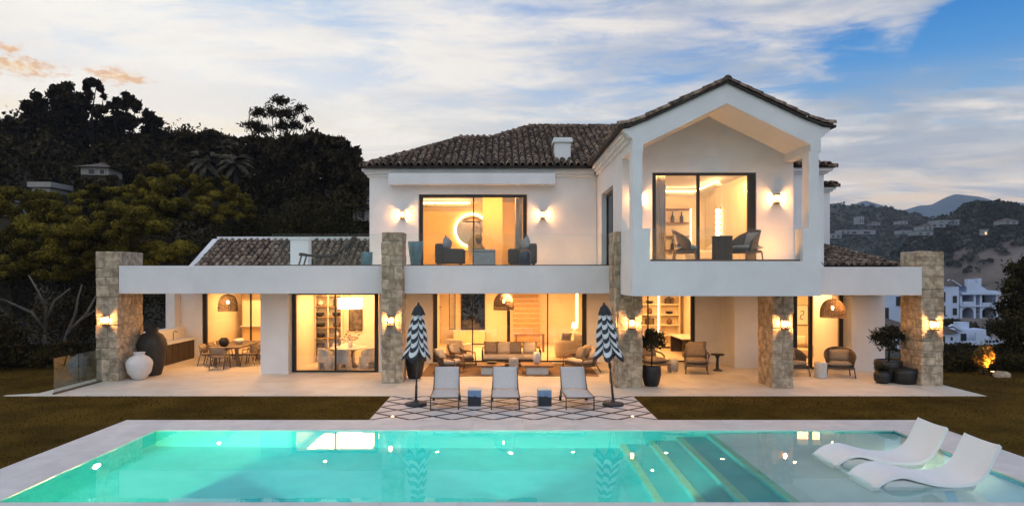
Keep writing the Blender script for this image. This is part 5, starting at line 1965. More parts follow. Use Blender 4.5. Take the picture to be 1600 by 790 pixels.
# little lit ground spots at the pool edge of the lattice paving
for (x, lb) in ((-2.77, 'small glowing ground spot in front of the left striped parasol'), (3.28, 'small glowing ground spot in front of the right striped parasol')):
    t = thing('ground_spot', lb, 'ground light', (x, 17.22, .006), 0, 'lit ground spots in the lattice paving')
    MB().lathe([(.045, 0), (.065, 0), (.065, .008), (.045, .012)], 18, cap=False).build('ring', M_bronze, t)
    MB().lathe([(0, .004), (.044, .004), (.03, .018), (0, .024)], 16, cap=False).build('lens', E_ground, t)
# tiny pool edge spots on the terrace side at the right
# frameless glass fence at the left end of the terrace
t = thing('glass_fence', 'low frameless glass fence by the leftmost stone pillar', 'fence', (-13.4, 21.6, .010))
M_fence = pane_mat('fence_glass', (.78, .82, .81), .35)
for y0, y1 in ((-1.2, -.02), (.02, 1.2)):
    MB().box(-.008, y0, .03, .008, y1, 1.08).build('glass_panel', M_fence, t)
bx('rail', M_bronze, t, -.03, -1.22, 0, .03, 1.22, .05)

# ================================================================== PLANTS
def foliage_mat(name, lo, hi, trans=.0, scale=.8):
    return mat(name, lo, .75, .3, scale, c2=hi, rnd=.45, island=True, spec=.04)


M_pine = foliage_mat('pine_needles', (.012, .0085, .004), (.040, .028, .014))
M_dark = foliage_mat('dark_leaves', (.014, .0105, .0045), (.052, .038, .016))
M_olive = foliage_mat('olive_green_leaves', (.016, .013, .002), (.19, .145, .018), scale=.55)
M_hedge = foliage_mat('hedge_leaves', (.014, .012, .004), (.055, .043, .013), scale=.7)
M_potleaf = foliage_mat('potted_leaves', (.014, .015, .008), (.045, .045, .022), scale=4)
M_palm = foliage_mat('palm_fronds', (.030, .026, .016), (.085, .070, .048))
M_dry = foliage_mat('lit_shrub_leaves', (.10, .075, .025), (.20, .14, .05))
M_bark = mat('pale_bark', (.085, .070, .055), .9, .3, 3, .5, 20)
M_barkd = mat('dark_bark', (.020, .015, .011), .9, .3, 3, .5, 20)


def leaf_quads(P, size, N=None, thin=.45, hang=0.0):
    """one leaf (4-gon) per point; with N the leaves face roughly outward from their clump"""
    n = len(P)
    d = rng.normal(size=(n, 3)); d[:, 2] -= hang
    d /= np.linalg.norm(d, axis=1, keepdims=True)
    M_ = rng.normal(size=(n, 3))
    if N is not None:
        M_ = N + M_ * .33
        d = np.cross(M_, d)
        d /= np.linalg.norm(d, axis=1, keepdims=True) + 1e-9
    e = np.cross(d, M_)
    e /= np.linalg.norm(e, axis=1, keepdims=True) + 1e-9
    s = size * rng.uniform(.6, 1.35, (n, 1))
    q = np.zeros((n, 4, 3))
    q[:, 0] = P - d * s * .5
    q[:, 1] = P + e * s * thin * .5 + d * s * .05
    q[:, 2] = P + d * s * .5
    q[:, 3] = P - e * s * thin * .5 + d * s * .05
    return q


def blob_points(blobs, n, shell=.55, rough=.22, outward=False):
    """points in a set of ellipsoids (x,y,z,rx,ry,rz), fluffed by sub-clumps"""
    B = np.array(blobs, float)
    vol = B[:, 3] * B[:, 4] * B[:, 5]
    w_ = vol ** .72
    idx = rng.choice(len(B), n, p=w_ / w_.sum())
    # sub-clumps: each blob carries little tufts on its surface, leaves gather round them
    T = 26
    td = rng.normal(size=(len(B), T, 3)); td /= np.linalg.norm(td, axis=2, keepdims=True)
    td[:, :, 2] = np.where(rng.random((len(B), T)) < .7, np.abs(td[:, :, 2]), td[:, :, 2])
    tr = rng.uniform(shell, 1.0, (len(B), T, 1))
    tc_ = B[:, None, :3] + td * tr * B[:, None, 3:]
    k = rng.integers(0, T, n)
    c = tc_[idx, k]
    off = rng.normal(size=(n, 3)) * B[idx, 3:] * rough
    if outward:
        # a full rounded tuft: leaves on its skin, facing out
        u_ = rng.normal(size=(n, 3)); u_ /= np.linalg.norm(u_, axis=1, keepdims=True)
        q_ = B[idx, :3] + u_ * B[idx, 3:] * rng.uniform(.78, 1.08, (n, 1)) ** 1.0
        q_ = q_ + rng.normal(size=(n, 3)) * .03
        return q_, u_
    return c + off


def tree(name, label, cat, base, blobs, n, size, leaf, bark, r=.2, group=None, thin=.45, shell=.55, rough=.22, limbs=True, hang=0.0, outward=False):
    """base: foot of the trunk; blobs in world coordinates"""
    base = Vector(base)
    t = thing(name, label, cat, base, 0, group)
    if outward:
        P, N = blob_points(blobs, n, shell, rough, True)
        P = P - np.array(base)
    else:
        P, N = blob_points(blobs, n, shell, rough) - np.array(base), None
    o = link('crown', tri_mesh('crown', leaf_quads(P, size, N, thin=thin, hang=hang), leaf, 4), t)
    m = MB()
    B = [Vector(b[:3]) - base for b in blobs]
    cen = sum(B, Vector()) / len(B)
    fork = Vector((cen.x * .35, cen.y * .35, max(.3, min(b.z for b in B) * .55)))
    m.tube([(0, 0, -.4), fork * .5 + Vector((random.uniform(-.1, .1), 0, 0)), fork], [r, r * .85, r * .7], 8)
    if limbs:
        for b in (B if len(B) < 13 else B[::4]):
            mid = fork.lerp(b, .5) + Vector((random.uniform(-.3, .3), random.uniform(-.3, .3), random.uniform(-.1, .4))) * (b - fork).length * .18
            m.tube([fork, mid, b], [r * .4, r * .22, r * .08], 6)
    m.build('trunk', bark, t)
    return t


def pxblobs(spec, d, flat=1.0, dj=0.0):
    """(px, py, rpx[, rpy]) -> ellipsoids at depth d"""
    out = []
    for s in spec:
        px, py, rx = s[:3]
        ry = s[3] if len(s) > 3 else rx
        dd = d + random.uniform(-dj, dj)
        c = at(px, py, dd)
        k = dd / F
        out.append((c.x, c.y, c.z, rx * k, rx * k, ry * k * flat))
    return out


def ground_at(x, y): return float(terrain_h(x, y))


def clumpy(spec, m=7, keep=.8):
    out = []
    for s_ in spec:
        px, py, rx = s_[:3]
        ry = s_[3] if len(s_) > 3 else rx
        for k in range(m):
            if random.random() > keep: continue
            a_, q_ = random.uniform(0, 6.28), random.uniform(.35, 1.0)
            f_ = random.uniform(.28, .50)
            out.append((px + math.cos(a_) * q_ * rx * .85, py + math.sin(a_) * q_ * ry * .85, max(rx * f_, 3), max(ry * f_ * 1.1, 3)))
    return out


def px_tree(name, label, cat, px_base, spec, d, n, size, leaf, bark, r, **kw):
    cl = kw.pop('clump', 0)
    if cl: spec = clumpy(spec, cl)
    bl = pxblobs(spec, d, 1.0, kw.pop('dj', 1.5))
    x = gx(px_base, d)
    return tree(name, label, cat, (x, d, ground_at(x, d)), bl, n, size, leaf, bark, r, **kw)


G1 = 'tall pines on the left hill'
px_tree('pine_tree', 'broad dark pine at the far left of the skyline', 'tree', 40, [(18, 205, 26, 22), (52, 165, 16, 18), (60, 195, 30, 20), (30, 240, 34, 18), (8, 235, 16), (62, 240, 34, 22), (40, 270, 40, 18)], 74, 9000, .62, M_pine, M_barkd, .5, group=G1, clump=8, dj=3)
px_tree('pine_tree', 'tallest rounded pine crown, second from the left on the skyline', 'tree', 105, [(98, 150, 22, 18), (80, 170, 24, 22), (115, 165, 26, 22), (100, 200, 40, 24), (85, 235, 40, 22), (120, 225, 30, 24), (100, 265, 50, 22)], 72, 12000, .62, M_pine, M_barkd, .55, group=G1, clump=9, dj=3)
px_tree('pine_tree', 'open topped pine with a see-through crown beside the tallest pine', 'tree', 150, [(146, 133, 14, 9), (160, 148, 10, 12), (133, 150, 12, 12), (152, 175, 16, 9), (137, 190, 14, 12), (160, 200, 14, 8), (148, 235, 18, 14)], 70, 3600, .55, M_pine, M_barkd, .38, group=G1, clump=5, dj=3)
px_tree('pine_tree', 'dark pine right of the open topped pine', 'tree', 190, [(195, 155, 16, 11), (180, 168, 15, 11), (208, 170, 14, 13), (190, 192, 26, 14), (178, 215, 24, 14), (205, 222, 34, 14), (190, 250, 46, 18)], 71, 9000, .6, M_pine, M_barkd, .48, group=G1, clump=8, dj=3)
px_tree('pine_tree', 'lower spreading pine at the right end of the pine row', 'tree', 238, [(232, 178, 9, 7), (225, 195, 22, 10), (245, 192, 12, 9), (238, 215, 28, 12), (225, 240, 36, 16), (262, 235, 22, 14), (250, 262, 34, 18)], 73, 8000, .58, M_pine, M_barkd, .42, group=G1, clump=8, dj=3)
px_tree('eucalyptus_tree', 'airy eucalyptus standing above the dark wood left of the villa', 'tree', 440, [(437, 160, 16, 9), (405, 178, 13, 9), (425, 178, 12, 12), (450, 180, 14, 12), (470, 172, 10, 9), (395, 198, 16, 9), (412, 205, 16, 8), (440, 200, 12, 12), (462, 198, 12, 10), (482, 188, 8, 6), (430, 222, 14, 8), (455, 222, 12, 8)], 66, 3600, .42, M_dark, M_barkd, .3, thin=.3, shell=.3, rough=.24, hang=.4, dj=1)
G2 = 'dark broadleaf trees on the hill left of the villa'
for i, (pb, spec, d, lb) in enumerate((
        (295, [(278, 222, 20, 12), (300, 216, 18, 8), (330, 215, 18, 9), (350, 220, 14, 8), (300, 245, 36, 22), (340, 250, 30, 22), (310, 285, 40, 24)], 68, 'dark round tree between the pines and the eucalyptus'),
        (400, [(395, 222, 20, 10), (415, 235, 26, 16), (385, 250, 28, 22), (430, 260, 34, 26), (400, 290, 44, 28), (420, 325, 50, 24)], 62, 'dark broad tree below the eucalyptus'),
        (475, [(460, 222, 22, 12), (490, 222, 22, 14), (505, 240, 26, 18), (470, 250, 34, 24), (500, 275, 40, 26), (470, 305, 44, 28), (495, 340, 46, 22)], 60, 'large dark tree in the middle of the wood left of the villa'),
        (530, [(525, 228, 16, 12), (540, 240, 14, 12), (528, 255, 24, 18), (540, 285, 30, 26), (545, 320, 30, 24), (530, 345, 36, 20)], 58, 'dark tree at the right end of the wood, next to the villa roof'),
        (562, [(557, 240, 5, 10), (558, 262, 8, 16), (560, 290, 11, 20), (562, 320, 13, 20)], 57, 'slim dark cypress against the villa wall'),
        (250, [(210, 275, 36, 20), (260, 280, 40, 22), (230, 305, 40, 20)], 60, 'dark undergrowth tree below the pines'))):
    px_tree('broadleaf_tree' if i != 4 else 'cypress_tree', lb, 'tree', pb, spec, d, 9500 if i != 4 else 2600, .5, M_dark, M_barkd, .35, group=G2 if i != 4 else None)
G3 = 'olive green trees behind the left end of the terrace'
for i, (pb, spec, d, n, lb) in enumerate((
        (60, [(20, 305, 28, 14), (50, 310, 26, 14), (0, 320, 26, 16), (35, 335, 36, 20), (75, 325, 22, 12), (10, 360, 40, 24), (60, 365, 40, 24), (30, 395, 44, 22), (15, 425, 42, 16), (70, 420, 36, 16)], 33, 19000, 'olive green tree at the left edge with bare pale limbs'),
        (120, [(108, 335, 30, 16), (85, 350, 30, 18), (135, 350, 30, 16), (110, 375, 40, 22), (150, 385, 34, 20), (90, 400, 36, 20), (140, 410, 30, 16), (105, 428, 34, 14)], 31, 17000, 'olive green tree behind the leftmost stone pillar'),
        (215, [(245, 263, 16, 9), (232, 285, 22, 14), (262, 290, 24, 15), (225, 315, 30, 18), (270, 318, 28, 16), (200, 300, 22, 12), (250, 345, 38, 20)], 40, 11000, 'olive green tree with a pointed top behind the left terrace roof'),
        (205, [(195, 340, 30, 12), (220, 335, 30, 14), (190, 365, 34, 18), (235, 360, 34, 16), (215, 390, 40, 20), (262, 385, 34, 14), (290, 390, 24, 10), (245, 405, 40, 12)], 30, 14000, 'spreading olive green tree over the left end of the white beam'),
        (300, [(290, 275, 18, 12), (310, 285, 22, 12), (340, 285, 18, 10), (355, 300, 22, 14), (320, 305, 28, 16), (375, 310, 20, 14), (340, 330, 30, 18), (380, 335, 20, 14), (300, 335, 30, 16)], 44, 11000, 'olive green tree before the palms on the hill'),
        (170, [(150, 300, 30, 12), (185, 305, 28, 12), (130, 310, 24, 10), (165, 325, 36, 16)], 46, 6000, 'low olive green tree below the hill houses'))):
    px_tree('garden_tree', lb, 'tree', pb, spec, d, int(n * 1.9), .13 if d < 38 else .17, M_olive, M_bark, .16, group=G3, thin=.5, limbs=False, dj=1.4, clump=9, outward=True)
# bare sinuous limbs at the left, beside the pillar
for i, (foot, limbs_, lb) in enumerate((
        ((72, 560), [[(72, 560), (70, 520), (72, 480), (60, 455), (45, 430)], [(70, 515), (50, 488), (10, 470), (-10, 465)], [(72, 500), (85, 470), (110, 450)]], 'left clump of bare pale trunks in the dark shrubbery'),
        ((100, 560), [(lambda: [(95, 560), (105, 520), (118, 490), (122, 465), (128, 445)])(), [(105, 525), (125, 500), (148, 485)], [(60, 552), (45, 530), (25, 505), (-5, 478)], [(110, 515), (135, 490), (150, 462)]], 'right clump of bare pale trunks beside the leftmost pillar'))):
    d = 27.6
    b = at(*foot, d); b.z = 0
    t = thing('bare_shrub', lb, 'shrub', b, 0, 'bare trunks left of the terrace')
    for L in limbs_:
        pts = [at(px, py, d + random.uniform(-.6, .6)) - b for px, py in L]
        MB().tube(pts, [.075 - .045 * k / (len(pts) - 1) for k in range(len(pts))], 7).build('trunk', M_bark, t)
# dark hedge masses closing the left side below the crowns
def shrub(name, label, cat, c, r, n, size, leaf, group=None, thin=.5):
    x, y, z = c
    blobs = []
    for k in range(7):
        blobs.append((x + random.uniform(-.6, .6) * r[0], y + random.uniform(-.6, .6) * r[1], z + r[2] * random.uniform(.25, .75), r[0] * .55, r[1] * .55, r[2] * .42))
    return tree(name, label, cat, (x, y, z), blobs, n, size, leaf, M_barkd, .06, group, thin)


G4 = 'dark shrubs along the left garden edge'
for i, (px, d, rx, rz, lb) in enumerate((
        (15, 26.5, 1.6, .8, 'low dark shrub at the left edge of the photograph behind the lawn'), (-35, 25, 2.0, 2.0, 'dark shrub cut off by the left edge of the photograph'), (75, 26.5, 1.5, .9, 'dark shrub behind the glass fence'),
        (130, 31, 2.2, 3.0, 'tall dark shrub behind the leftmost stone pillar'), (15, 36, 3.2, 4.6, 'large dark shrub filling the shade under the left tree'), (105, 37, 3.0, 4.6, 'large dark shrub in the shade behind the bare trunks'),
        (190, 36.5, 3.0, 4.2, 'large dark shrub seen past the urn'), (262, 35.5, 2.6, 4.0, 'large dark shrub seen over the outdoor kitchen wall'), (310, 38, 3, 6, 'tall dark shrub behind the low tiled roof'), (-80, 36, 3.5, 5.5, 'tall dark shrub outside the left edge'))):
    x = gx(px, d)
    shrub('shrub', lb, 'shrub', (x, d, ground_at(x, d) - .1), (rx, rx * .8, rz), 4200, .17, M_dark if i > 2 else M_hedge, G4)
for i, (px, d, rx, rz, lb) in enumerate(((470, 52, 3.0, 5, 'round grey green bush above the left terrace'), (520, 50, 4.0, 5.2, 'wide grey green bush beside the small stone wall'), (440, 50, 3, 4, 'dark bush behind the left terrace glass'), (390, 48, 4, 5, 'dark bush above the low tiled roof'))):
    x = gx(px, d)
    z = gz((352, 338, 370, 362)[i], d) - rz * .8
    shrub('bush', lb, 'bush', (x, d, z), (rx, rx, rz), 5200, .22, M_hedge, 'bushes above the left terrace')
# palms
def palm(label, px, py, d, seed):
    rr = random.Random(seed)
    top = at(px, py, d)
    g = ground_at(top.x, d)
    t = thing('palm_tree', label, 'palm', (top.x, d, g), 0, 'grey palms on the left hill')
    H = top.z - g
    MB().tube([(0, 0, -.3), (.1, 0, H * .5), (0, 0, H)], [.28, .22, .2], 8).build('trunk', M_barkd, t)
    q = []
    for k in range(34):
        a, e = rr.uniform(0, 6.28), rr.uniform(-.6, 1.2)
        L = rr.uniform(1.7, 2.4)
        prev = Vector((0, 0, H))
        for s_ in range(7):
            u = (s_ + 1) / 7
            p = Vector((math.cos(a) * L * u * math.cos(e * (1 - u * .3)), math.sin(a) * L * u * math.cos(e), H + L * (math.sin(e) * u - .75 * u * u)))
            sd = Vector((-math.sin(a), math.cos(a), 0)) * (.30 * math.sin(PI * min(1, u + .12)))
            dn = Vector((0, 0, -.22 * math.sin(PI * min(1, u + .1))))
            q.append([prev, p, p + sd + dn, prev + sd + dn]); q.append([prev, p, p - sd + dn, prev - sd + dn])
            prev = p
    link('crown', tri_mesh('crown', np.array([[list(v) for v in f] for f in q]), M_palm, 4), t)


palm('grey palm at the left of the pair above the olive trees', 322, 248, 55, 1)
palm('grey palm at the right of the pair above the olive trees', 368, 252, 54, 2)
palm('small grey palm at the skyline right of the pines', 373, 222, 66, 3)

# ---- right hand garden
G5 = 'low hedges along the right end of the lawn'
for i, (px, d, rx, rz, lb) in enumerate(((1492, 26, 1.3, .62, 'dark clipped hedge just right of the rightmost pillar'), (1540, 28.5, 1.9, .5, 'dark hedge behind the uplit shrub'), (1590, 26, 1.7, .55, 'low dark hedge at the right edge of the photograph'), (1500, 31, 2.4, .5, 'olive hedge below the white apartments'), (1575, 31.5, 2.6, .5, 'hedge behind the uplit shrub at the right edge'), (1625, 28, 2, 2, 'hedge cut off by the right edge'))):
    x = gx(px, d)
    shrub('hedge', lb, 'hedge', (x, d, ground_at(x, d) - .05), (rx, rx * .8, rz), 5200, .13, M_hedge if i != 1 else M_dark, G5)
d = 24.6
x = gx(1538, d)
z = ground_at(x, d)
shrub('lit_shrub', 'small shrub glowing orange from a garden spotlight at the right of the lawn', 'shrub', (x, d, z + .12), (.42, .36, .95), 2300, .075, M_dry)
t = thing('garden_spotlight', 'little garden spotlight lighting the glowing shrub', 'spotlight', (x, d - .42, z))
MB().lathe([(.05, 0), (.07, .0), (.09, .14), (.07, .16)], 14).build('body', M_frame, t)
MB().lathe([(0, .162), (.06, .162), (0, .168)], 14, cap=False).build('lens', E_ground, t)
sd_ = bpy.data.lights.new('garden_spot_beam', 'SPOT')
sd_.energy = 650; sd_.color = (1, .42, .07); sd_.spot_size = R(75); sd_.shadow_soft_size = .05
so = bpy.data.objects.new('garden_spot_beam', sd_)
col.objects.link(so)
so.parent = t
so.location = (0, 0, .2)
so.rotation_euler = Vector((0, .42, .55)).to_track_quat('-Z', 'Y').to_euler()
rk = MB().chamfer(-.28, -.12, -.1, .3, .12, .2, .09, .05).build('rock', M_stone, None, (x + .12, d - .68, z))
tag(rk, 'pale rock at the foot of the glowing shrub', 'rock')
px_tree('broadleaf_tree', 'dark leafy tree rising at the right edge of the photograph', 'tree', 1612, [(1600, 425, 22, 20), (1620, 440, 34, 30), (1590, 455, 20, 18), (1585, 485, 24, 22), (1610, 490, 36, 30), (1590, 520, 26, 20), (1620, 530, 36, 24), (1582, 545, 16, 12)], 29, 12000, .16, M_hedge, M_barkd, .16, dj=.8)

# ---- potted plants
t = thing('topiary', 'round clipped tree in a black pot beside the balcony pillar', 'potted tree', (4.80, 22.0, .012))
MB().lathe([(.20, 0), (.24, .05), (.31, .35), (.30, .62), (.27, .68), (.25, .66)], 30).build('pot', M_black_pot, t)
MB().tube([(0, 0, .6), (.02, 0, 1.0), (0, 0, 1.45)], [.03, .025, .02], 7).build('trunk', M_barkd, t)
P = blob_points([(0, 0, 1.38, .34, .34, .3), (.1, 0, 1.55, .26, .26, .24), (-.12, .02, 1.3, .26, .26, .2), (.22, 0, 1.3, .2, .2, .16), (-.05, 0, 1.68, .16, .16, .14)], 2400, .4, .25)
link('crown', tri_mesh('crown', leaf_quads(P, .085), M_potleaf, 4), t)
t = thing('potted_tree', 'wide crowned small tree in the largest black planter at the right pillar', 'potted tree', (12.92, 22.85, .012))
MB().lathe([(.26, 0), (.32, .05), (.42, .4), (.44, .68), (.40, .72), (.37, .68)], 30).build('pot', M_black_pot, t)
MB().tube([(0, 0, .6), (.03, 0, 1.0), (-.02, 0, 1.5)], [.035, .03, .02], 7).build('trunk', M_barkd, t)
P = blob_points([(0, 0, 1.5, .44, .4, .24), (.3, 0, 1.45, .28, .28, .2), (-.28, 0, 1.42, .26, .26, .22), (0, 0, 1.2, .3, .3, .2), (.1, 0, 1.7, .3, .3, .16)], 2600, .4, .25)
link('crown', tri_mesh('crown', leaf_quads(P, .085), M_potleaf, 4), t)
pot('planter', 'middle black planter of the group at the rightmost pillar', 'planter', [(.28, 0), (.34, .05), (.40, .35), (.37, .52), (.34, .5)], M_black_pot, (13.22, 22.45, .012), 28)
t = thing('potted_succulent', 'small black pot with spiky leaves left of the black planters', 'potted plant', (12.52, 22.5, .012))
MB().lathe([(.16, 0), (.24, .1), (.26, .28), (.20, .42), (.18, .4)], 26).build('pot', M_black_pot, t)
m = MB()
for k in range(22):
    a, e = random.uniform(0, 6.28), random.uniform(.35, 1.3)
    L = random.uniform(.25, .42)
    q = Vector((math.cos(a) * math.cos(e), math.sin(a) * math.cos(e), math.sin(e)))
    m.tube([(0, 0, .4), Vector((0, 0, .4)) + q * L * .6, Vector((0, 0, .38)) + q * L], [.022, .018, .003], 5)
m.build('leaves', M_potleaf, t)

# ================================================================== FAR LANDSCAPE
def hill(name, prof, dc, d0, z0, mt, seed, amp=.02, rows=26, back=1.35):
    """ridge whose crest follows (px, py) at distance dc, foot at distance d0 and height z0"""
    rr = np.random.default_rng(seed)
    pxs = np.arange(prof[0][0], prof[-1][0] + 1, 6.0)
    pys = np.interp(pxs, [p[0] for p in prof], [p[1] for p in prof])
    ph = rr.uniform(0, 6.28, 8)
    vs = []
    for j in range(rows + 6):
        for px, py in zip(pxs, pys):
            xc, zc = gx(px, dc), gz(py, dc)
            if j <= rows:
                u = j / rows
                d = d0 + (dc - d0) * u
                z = z0 + (zc - z0) * (u ** 1.15 * (1 - .25 * math.sin(PI * u) * .6))
                n_ = sum(math.sin(xc * .045 * (k + 1) * 60 / max(60, dc * .2) + d * .05 * (k + 1) * 60 / max(60, dc * .2) * (1 if k % 2 else -1) + ph[k]) / (k + 1) for k in range(6))
                z += n_ * amp * (zc - z0) * math.sin(PI * u) * 1.2
                x = xc * (.9 + .1 * u)
            else:
                u = (j - rows) / 5
                d = dc + dc * (back - 1) * u
                z = zc + (z0 - zc) * u
                x = xc
            vs.append((x, d, z))
    n = len(pxs)
    fs = [(j * n + i, j * n + i + 1, (j + 1) * n + i + 1, (j + 1) * n + i) for j in range(rows + 5) for i in range(n - 1)]
    o = MB().add(vs, fs, True).build(name, mt)
    struct(o)
    return np.array(vs).reshape(rows + 6, n, 3), rows


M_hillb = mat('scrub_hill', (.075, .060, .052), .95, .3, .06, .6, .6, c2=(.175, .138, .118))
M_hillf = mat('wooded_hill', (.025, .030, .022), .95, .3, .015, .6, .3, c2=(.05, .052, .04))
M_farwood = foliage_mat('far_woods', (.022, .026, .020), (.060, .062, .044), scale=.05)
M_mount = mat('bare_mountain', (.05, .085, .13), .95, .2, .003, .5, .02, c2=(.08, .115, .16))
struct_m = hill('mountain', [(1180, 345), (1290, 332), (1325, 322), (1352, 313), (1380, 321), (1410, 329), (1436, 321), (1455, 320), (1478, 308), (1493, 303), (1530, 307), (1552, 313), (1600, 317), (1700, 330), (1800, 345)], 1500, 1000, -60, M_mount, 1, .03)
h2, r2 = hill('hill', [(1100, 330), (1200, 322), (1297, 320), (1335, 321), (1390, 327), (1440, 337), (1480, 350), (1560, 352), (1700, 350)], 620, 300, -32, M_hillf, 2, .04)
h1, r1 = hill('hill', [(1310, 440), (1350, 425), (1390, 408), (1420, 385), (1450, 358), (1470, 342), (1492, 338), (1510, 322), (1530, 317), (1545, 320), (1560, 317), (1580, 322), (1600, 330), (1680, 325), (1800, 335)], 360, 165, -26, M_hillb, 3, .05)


def scatter(name, grid, rows, n, size, leaf, umin, umax, fav=None, per=14):
    """wood on a hillside: leaf clumps over crowns, one mass"""
    J, I = grid.shape[0], grid.shape[1]
    u = rng.uniform(umin * rows, umax * rows, n); v = rng.uniform(0, I - 1.001, n)
    j0, i0 = np.minimum(u.astype(int), J - 2), v.astype(int)
    fu, fv = (u - j0)[:, None], (v - i0)[:, None]
    P = grid[j0, i0] * (1 - fu) * (1 - fv) + grid[j0 + 1, i0] * fu * (1 - fv) + grid[j0, i0 + 1] * (1 - fu) * fv + grid[j0 + 1, i0 + 1] * fu * fv
    if fav is not None:
        k = fav(P, u / rows)
        P = P[k]
    n = len(P)
    s = size * rng.uniform(.5, 1.3, (n, 1, 1))
    off = rng.normal(size=(n, per, 3)); off /= np.linalg.norm(off, axis=2, keepdims=True)
    off[:, :, 2] = np.abs(off[:, :, 2]) * .9
    Q = (P[:, None, :] + off * s * .55).reshape(-1, 3)
    q = leaf_quads(Q, size * .55, thin=.8)
    return tag(link(name, tri_mesh(name, q, leaf, 4)), kind='stuff')


fbm = lambda P, s: np.sin(P[:, 0] * s) * np.cos(P[:, 1] * s * 1.3) + np.sin(P[:, 0] * s * 2.7 + 1) * .6
scatter('woods', h1, r1, 3600, 4.0, M_farwood, .5, 1.02, lambda P, u: (rng.random(len(P)) < ss(.70, .9, u)) & ((fbm(P, .03) > -.5) | (u > .9)))
scatter('scrub', h1, r1, 700, 1.7, M_farwood, .0, .55, lambda P, u: fbm(P, .05) > .2, 10)
scatter('woods', h2, r2, 5000, 5.0, M_farwood, .05, 1.01, None, 10)
# wooded slope hiding the foot of the left hill
bl = []
for k in range(170):
    y = random.uniform(44, 95); x = random.uniform(-75, 2) * y / 70
    if x > -2: continue
    z = ground_at(x, y)
    r_ = random.uniform(2.0, 3.6)
    bl.append((x, y, z + r_ * .4, r_, r_, r_ * .7))
tag(link('woods', tri_mesh('woods', leaf_quads(blob_points(bl, 70000, .5, .25), .5, thin=.6), M_dark, 4)), kind='stuff')
bl = []
for k in range(40):
    y = random.uniform(34, 62); x = random.uniform(.5, .95) * y
    z = ground_at(x, y)
    r_ = random.uniform(.7, 1.3)
    bl.append((x, y, z - .5, r_, r_, r_ * .6))
tag(link('undergrowth', tri_mesh('undergrowth', leaf_quads(blob_points(bl, 16000, .5, .25), .32, thin=.6), M_hedge, 4)), kind='stuff')

# ---- houses
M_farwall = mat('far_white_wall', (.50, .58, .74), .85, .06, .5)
M_farroof = mat('far_brown_roof', (.09, .066, .055), .9, .25, 2)
M_farglass = mat('far_dark_window', (.012, .014, .018), .3, .2)
E_window = emit('far_lit_window', (1.0, .62, .25), 1.6)


def house(label, px, py, d, w_, h_, dep, roof='gable', wins=(), rz=0, cat='house', group=None, parts=(), mt=None, lit=()):
    """(px, py): middle of the foot of its front; wins: (u, v, w, h) in fractions of the front"""
    c = at(px, py, d)
    t = thing('far_house', label, cat, c, rz, group)
    mt = mt or M_farwall
    MB().box(-w_ / 2, 0, 0, w_ / 2, dep, h_).build('wall', mt, t)
    if roof == 'gable':
        MB().prism([(-.3, h_ + .02), (dep / 2, h_ + dep * .22), (dep + .3, h_ + .02)], 'x', -w_ / 2 - .3, w_ / 2 + .3).build('roof', M_farroof, t)
    elif roof == 'hip':
        k = dep * .22
        MB().add([(-w_ / 2 - .3, -.3, h_), (w_ / 2 + .3, -.3, h_), (w_ / 2 + .3, dep + .3, h_), (-w_ / 2 - .3, dep + .3, h_), (-w_ / 2 + dep / 2, dep / 2, h_ + k), (w_ / 2 - dep / 2, dep / 2, h_ + k)], [(0, 1, 5, 4), (1, 2, 5), (2, 3, 4, 5), (3, 0, 4), (3, 2, 1, 0)]).build('roof', M_farroof, t)
    else:
        MB().box(-w_ / 2 - .2, -.2, h_, w_ / 2 + .2, dep + .2, h_ + .35).build('roof', mt, t)
    for k, (u, v, ww, hh) in enumerate(wins):
        x0 = -w_ / 2 + u * w_
        f = MB().box(x0 - .08, -.06, v * h_ - .08, x0 + ww * w_ + .08, -.002, (v + hh) * h_ + .08).build('window', mt, t)
        MB().box(x0, -.075, v * h_, x0 + ww * w_, -.061, (v + hh) * h_).build('pane', E_window if k in lit else M_farglass, f)
    for nm, x0, y0, z0, x1, y1, z1, m_ in parts:
        MB().box(x0, y0, z0, x1, y1, z1).build(nm, m_, t)
    return t


